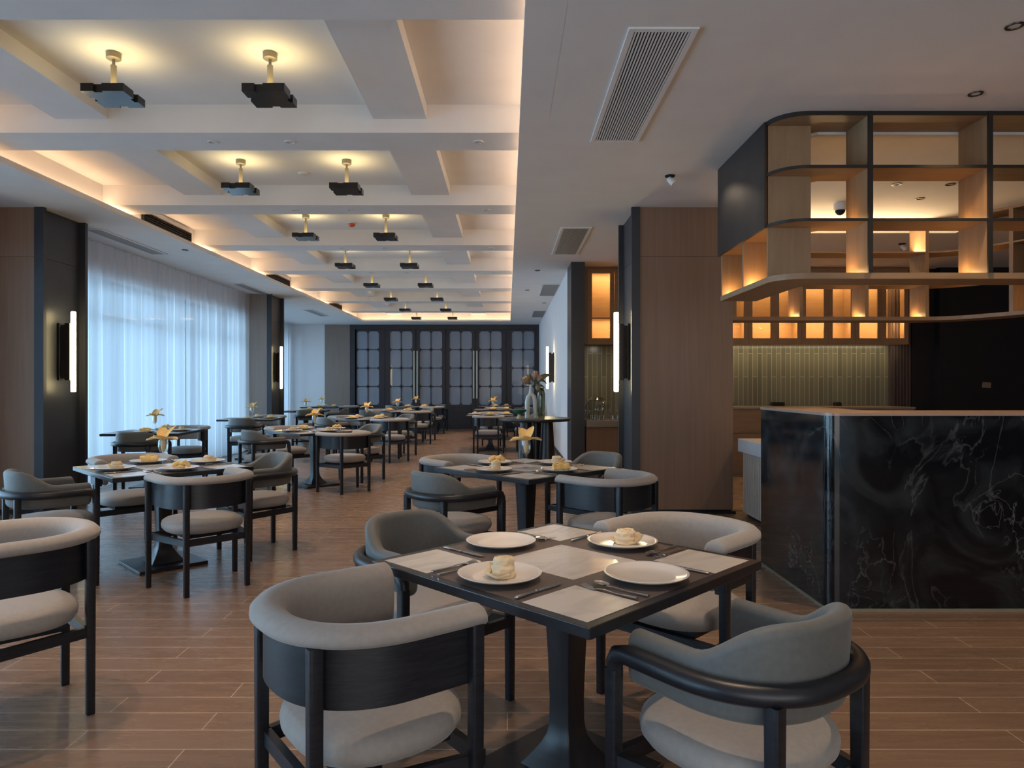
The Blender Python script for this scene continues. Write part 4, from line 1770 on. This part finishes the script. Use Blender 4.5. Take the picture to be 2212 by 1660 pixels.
for (nm, cx, cy, rot, pl, gf, chs) in TBX:
    place(tb, (cx, cy, 0), R(rot), 'dark square dining table with marble inlays, the %s' % nm.replace('table', 'one'), 'square dining tables')
    for key, spec in pl.items():
        setting(cx, cy, rot, key, spec, nm, False, True)
    if gf is not None:
        place(goblet, (cx, cy, .751), 0, 'stemmed wine glass in the centre of the %s' % nm, 'wine glasses holding flower napkins')
        place(flowers[gf], (cx, cy, .751), R(-seed_turn[gf] + 10 * cy % 40 - 20), 'yellow flower napkin in the glass on the %s' % nm, 'flower napkins')
    for key, (kind, x, y) in chs.items():
        base, wd, face = SIDESAX[key]
        chair(kind, x, y, face + (rot if key in 'SN' else 0), '%s side of the %s' % (wd, nm))

# round display table with vases ---------------------------------------------
t = thing('display_table', 'tall dark round display table carrying the vases', 'table', (.39, 10.0, 0))
b = BM()
lathe(b, [(.45, .862), (.50, .868), (.515, .885), (.515, .903), (.51, .908)], 64)
obj('tabletop', b, M['tablewood'], t, 40)
for k_, (x, y) in enumerate(((-.13, -.16), (.17, -.14), (.02, .18))):
    b = BM()
    lathe(b, [(.135, 0), (.13, .02), (.085, .8), (.08, .866)], 32, (x, y, 0))
    obj('leg', b, M['tablewood'], t, 40)
ZR = .909
t = thing('arched_vase', 'white arched ceramic vase with a bottle neck on the round display table', 'vase', (.345, 9.92, ZR))
b = BM()
pts = [(-.062, 0, 0.0), (-.062, 0, .10), (-.060, 0, .22), (-.048, 0, .29), (-.012, 0, .345), (.03, 0, .30), (.045, 0, .24), (.05, 0, .12), (.05, 0, 0.0)]
tube(b, pts, [.034, .036, .036, .037, .036, .034, .032, .030, .030], 20)
tube(b, [(-.014, 0, .33), (-.014, 0, .40), (-.014, 0, .465), (-.014, 0, .475)], [.034, .022, .018, .021], 20)
obj('vase_body', b, M['vaseceramic'], t, 60)
t = thing('glass_vase', 'tall dark olive glass vase on the round display table', 'vase', (.482, 9.93, ZR))
b = BM()
rings = []
for (r_, z) in [(.040, 0), (.046, .01), (.050, .12), (.053, .25), (.050, .34), (.034, .41), (.030, .43)]:
    rings.append([Vector(((r_ + .0025 * cos(14 * 2 * pi * i / 56)) * cos(2 * pi * i / 56), (r_ + .0025 * cos(14 * 2 * pi * i / 56)) * sin(2 * pi * i / 56), z)) for i in range(56)])
loft(b, rings)
obj('vase_body', b, M['darkglass'], t, 60)
t = thing('footed_bowl', 'teal glazed bowl on a cream foot on the round display table', 'bowl', (.165, 9.76, ZR))
b = BM()
lathe(b, [(.040, 0), (.038, .01), (.020, .045), (.022, .06)], 24)
obj('bowl_foot', b, M['cream'], t, 40)
b = BM()
lathe(b, [(.02, .055), (.06, .07), (.095, .10), (.108, .128), (.104, .128), (.088, .104), (.05, .08), (.004, .076)], 40)
obj('bowl_body', b, M['glaze_teal'], t, 60)
t = thing('protea_bouquet', 'dried protea flowers and long olive leaves standing in the vases', 'flowers', (.37, 9.92, ZR + .45))
rnd = random.Random(8)


def stem(pts, r_=.005):
    b = BM()
    tube(b, pts, r_, 8)
    return b


def leafbm(p, d, L_, w_, droop):
    b = BM()
    d = Vector(d).normalized()
    up = Vector((0, 0, 1))
    s_ = d.cross(Vector((0, -.85, .5))).normalized()
    tops, bots = [], []
    for j in range(11):
        f = j / 10
        c_ = Vector(p) + d * L_ * f - up * droop * f * f
        ww = 1.5 * w_ * sin(pi * (f * .94 + .05)) + .001
        row = [c_ - s_ * ww + up * ww * .4, c_, c_ + s_ * ww + up * ww * .4]
        tops.append([b.verts.new(q) for q in row])
        bots.append([b.verts.new(q - up * .002) for q in row])
    for j in range(10):
        for i in range(2):
            b.faces.new((tops[j][i], tops[j][i + 1], tops[j + 1][i + 1], tops[j + 1][i]))
            b.faces.new((bots[j][i], bots[j + 1][i], bots[j + 1][i + 1], bots[j][i + 1]))
        b.faces.new((tops[j][0], tops[j + 1][0], bots[j + 1][0], bots[j][0]))
        b.faces.new((tops[j][2], bots[j][2], bots[j + 1][2], tops[j + 1][2]))
    return b


def head(c_, r_, h, tilt, n=26):
    b = BM()
    Mx = Matrix.Translation(c_) @ Matrix.Rotation(tilt, 4, 'Y')
    lathe(b, [(r_ * .3, -h * .5), (r_ * .8, -h * .25), (r_, 0), (r_ * .85, h * .3), (r_ * .4, h * .45), (.002, h * .48)], 18)
    for k_ in range(n):
        a = 2 * pi * k_ / n * 2.4
        lv = -.2 + .6 * k_ / n
        r0 = r_ * (1.0 - .3 * max(0, lv))
        tube(b, [(r0 * cos(a) * .9, r0 * sin(a) * .9, h * lv - .01), (r0 * 1.12 * cos(a), r0 * 1.12 * sin(a), h * lv + .012), (r0 * .95 * cos(a), r0 * .95 * sin(a), h * lv + .035)], [.007, .008, .002], 6)
    bmesh.ops.transform(b, matrix=Mx, verts=b.verts)
    return b


obj('flower_stem', stem([(-.035, 0, -.03), (-.06, 0, .02), (-.10, -.01, .06)]), M['leaf'], t, 60)
obj('flower_stem', stem([(.07, 0, -.06), (.05, 0, .03), (.0, 0, .11)]), M['leaf'], t, 60)
obj('flower_stem', stem([(.09, 0, -.06), (.09, .01, .04), (.06, .01, .12)]), M['leaf'], t, 60)
obj('flower_stem', stem([(.08, 0, -.3), (.085, 0, -.05), (.07, .0, .05)]), M['leaf'], t, 60)
obj('flower_head', head((-.105, -.01, .085), .060, .12, -.5), M['petal'], t, 60)
obj('flower_head', head((.015, 0, .150), .036, .12, .2, 22), M['petal_pink'], t, 60)
obj('flower_head', head((.080, .02, .11), .042, .10, .5, 18), M['petal_pink'], t, 60)
obj('flower_head', head((.06, -.02, -.02), .03, .08, .2, 14), M['petal'], t, 60)
for (p, d, L_, w_, dr) in [((-.03, -.01, .02), (-.9, -.1, .8), .20, .018, .14), ((.04, 0, .05), (.9, 0, .75), .27, .026, .05), ((.07, 0, .08), (.8, -.1, .25), .17, .014, .16),
                           ((0, 0, .06), (-.4, .1, .9), .15, .016, .03), ((.02, 0, .03), (.3, 0, .9), .2, .018, .02), ((.06, -.01, .0), (.7, -.2, .3), .12, .012, .08),
                           ((.05, -.02, -.03), (.35, -.1, -.4), .12, .014, .05), ((-.06, 0, .05), (-.5, -.3, .9), .12, .014, .06), ((.08, 0, -.05), (.5, -.1, .2), .1, .012, .10)]:
    obj('leaf_blade', leafbm(p, d, L_, w_, dr), M['leaf'], t, 60)
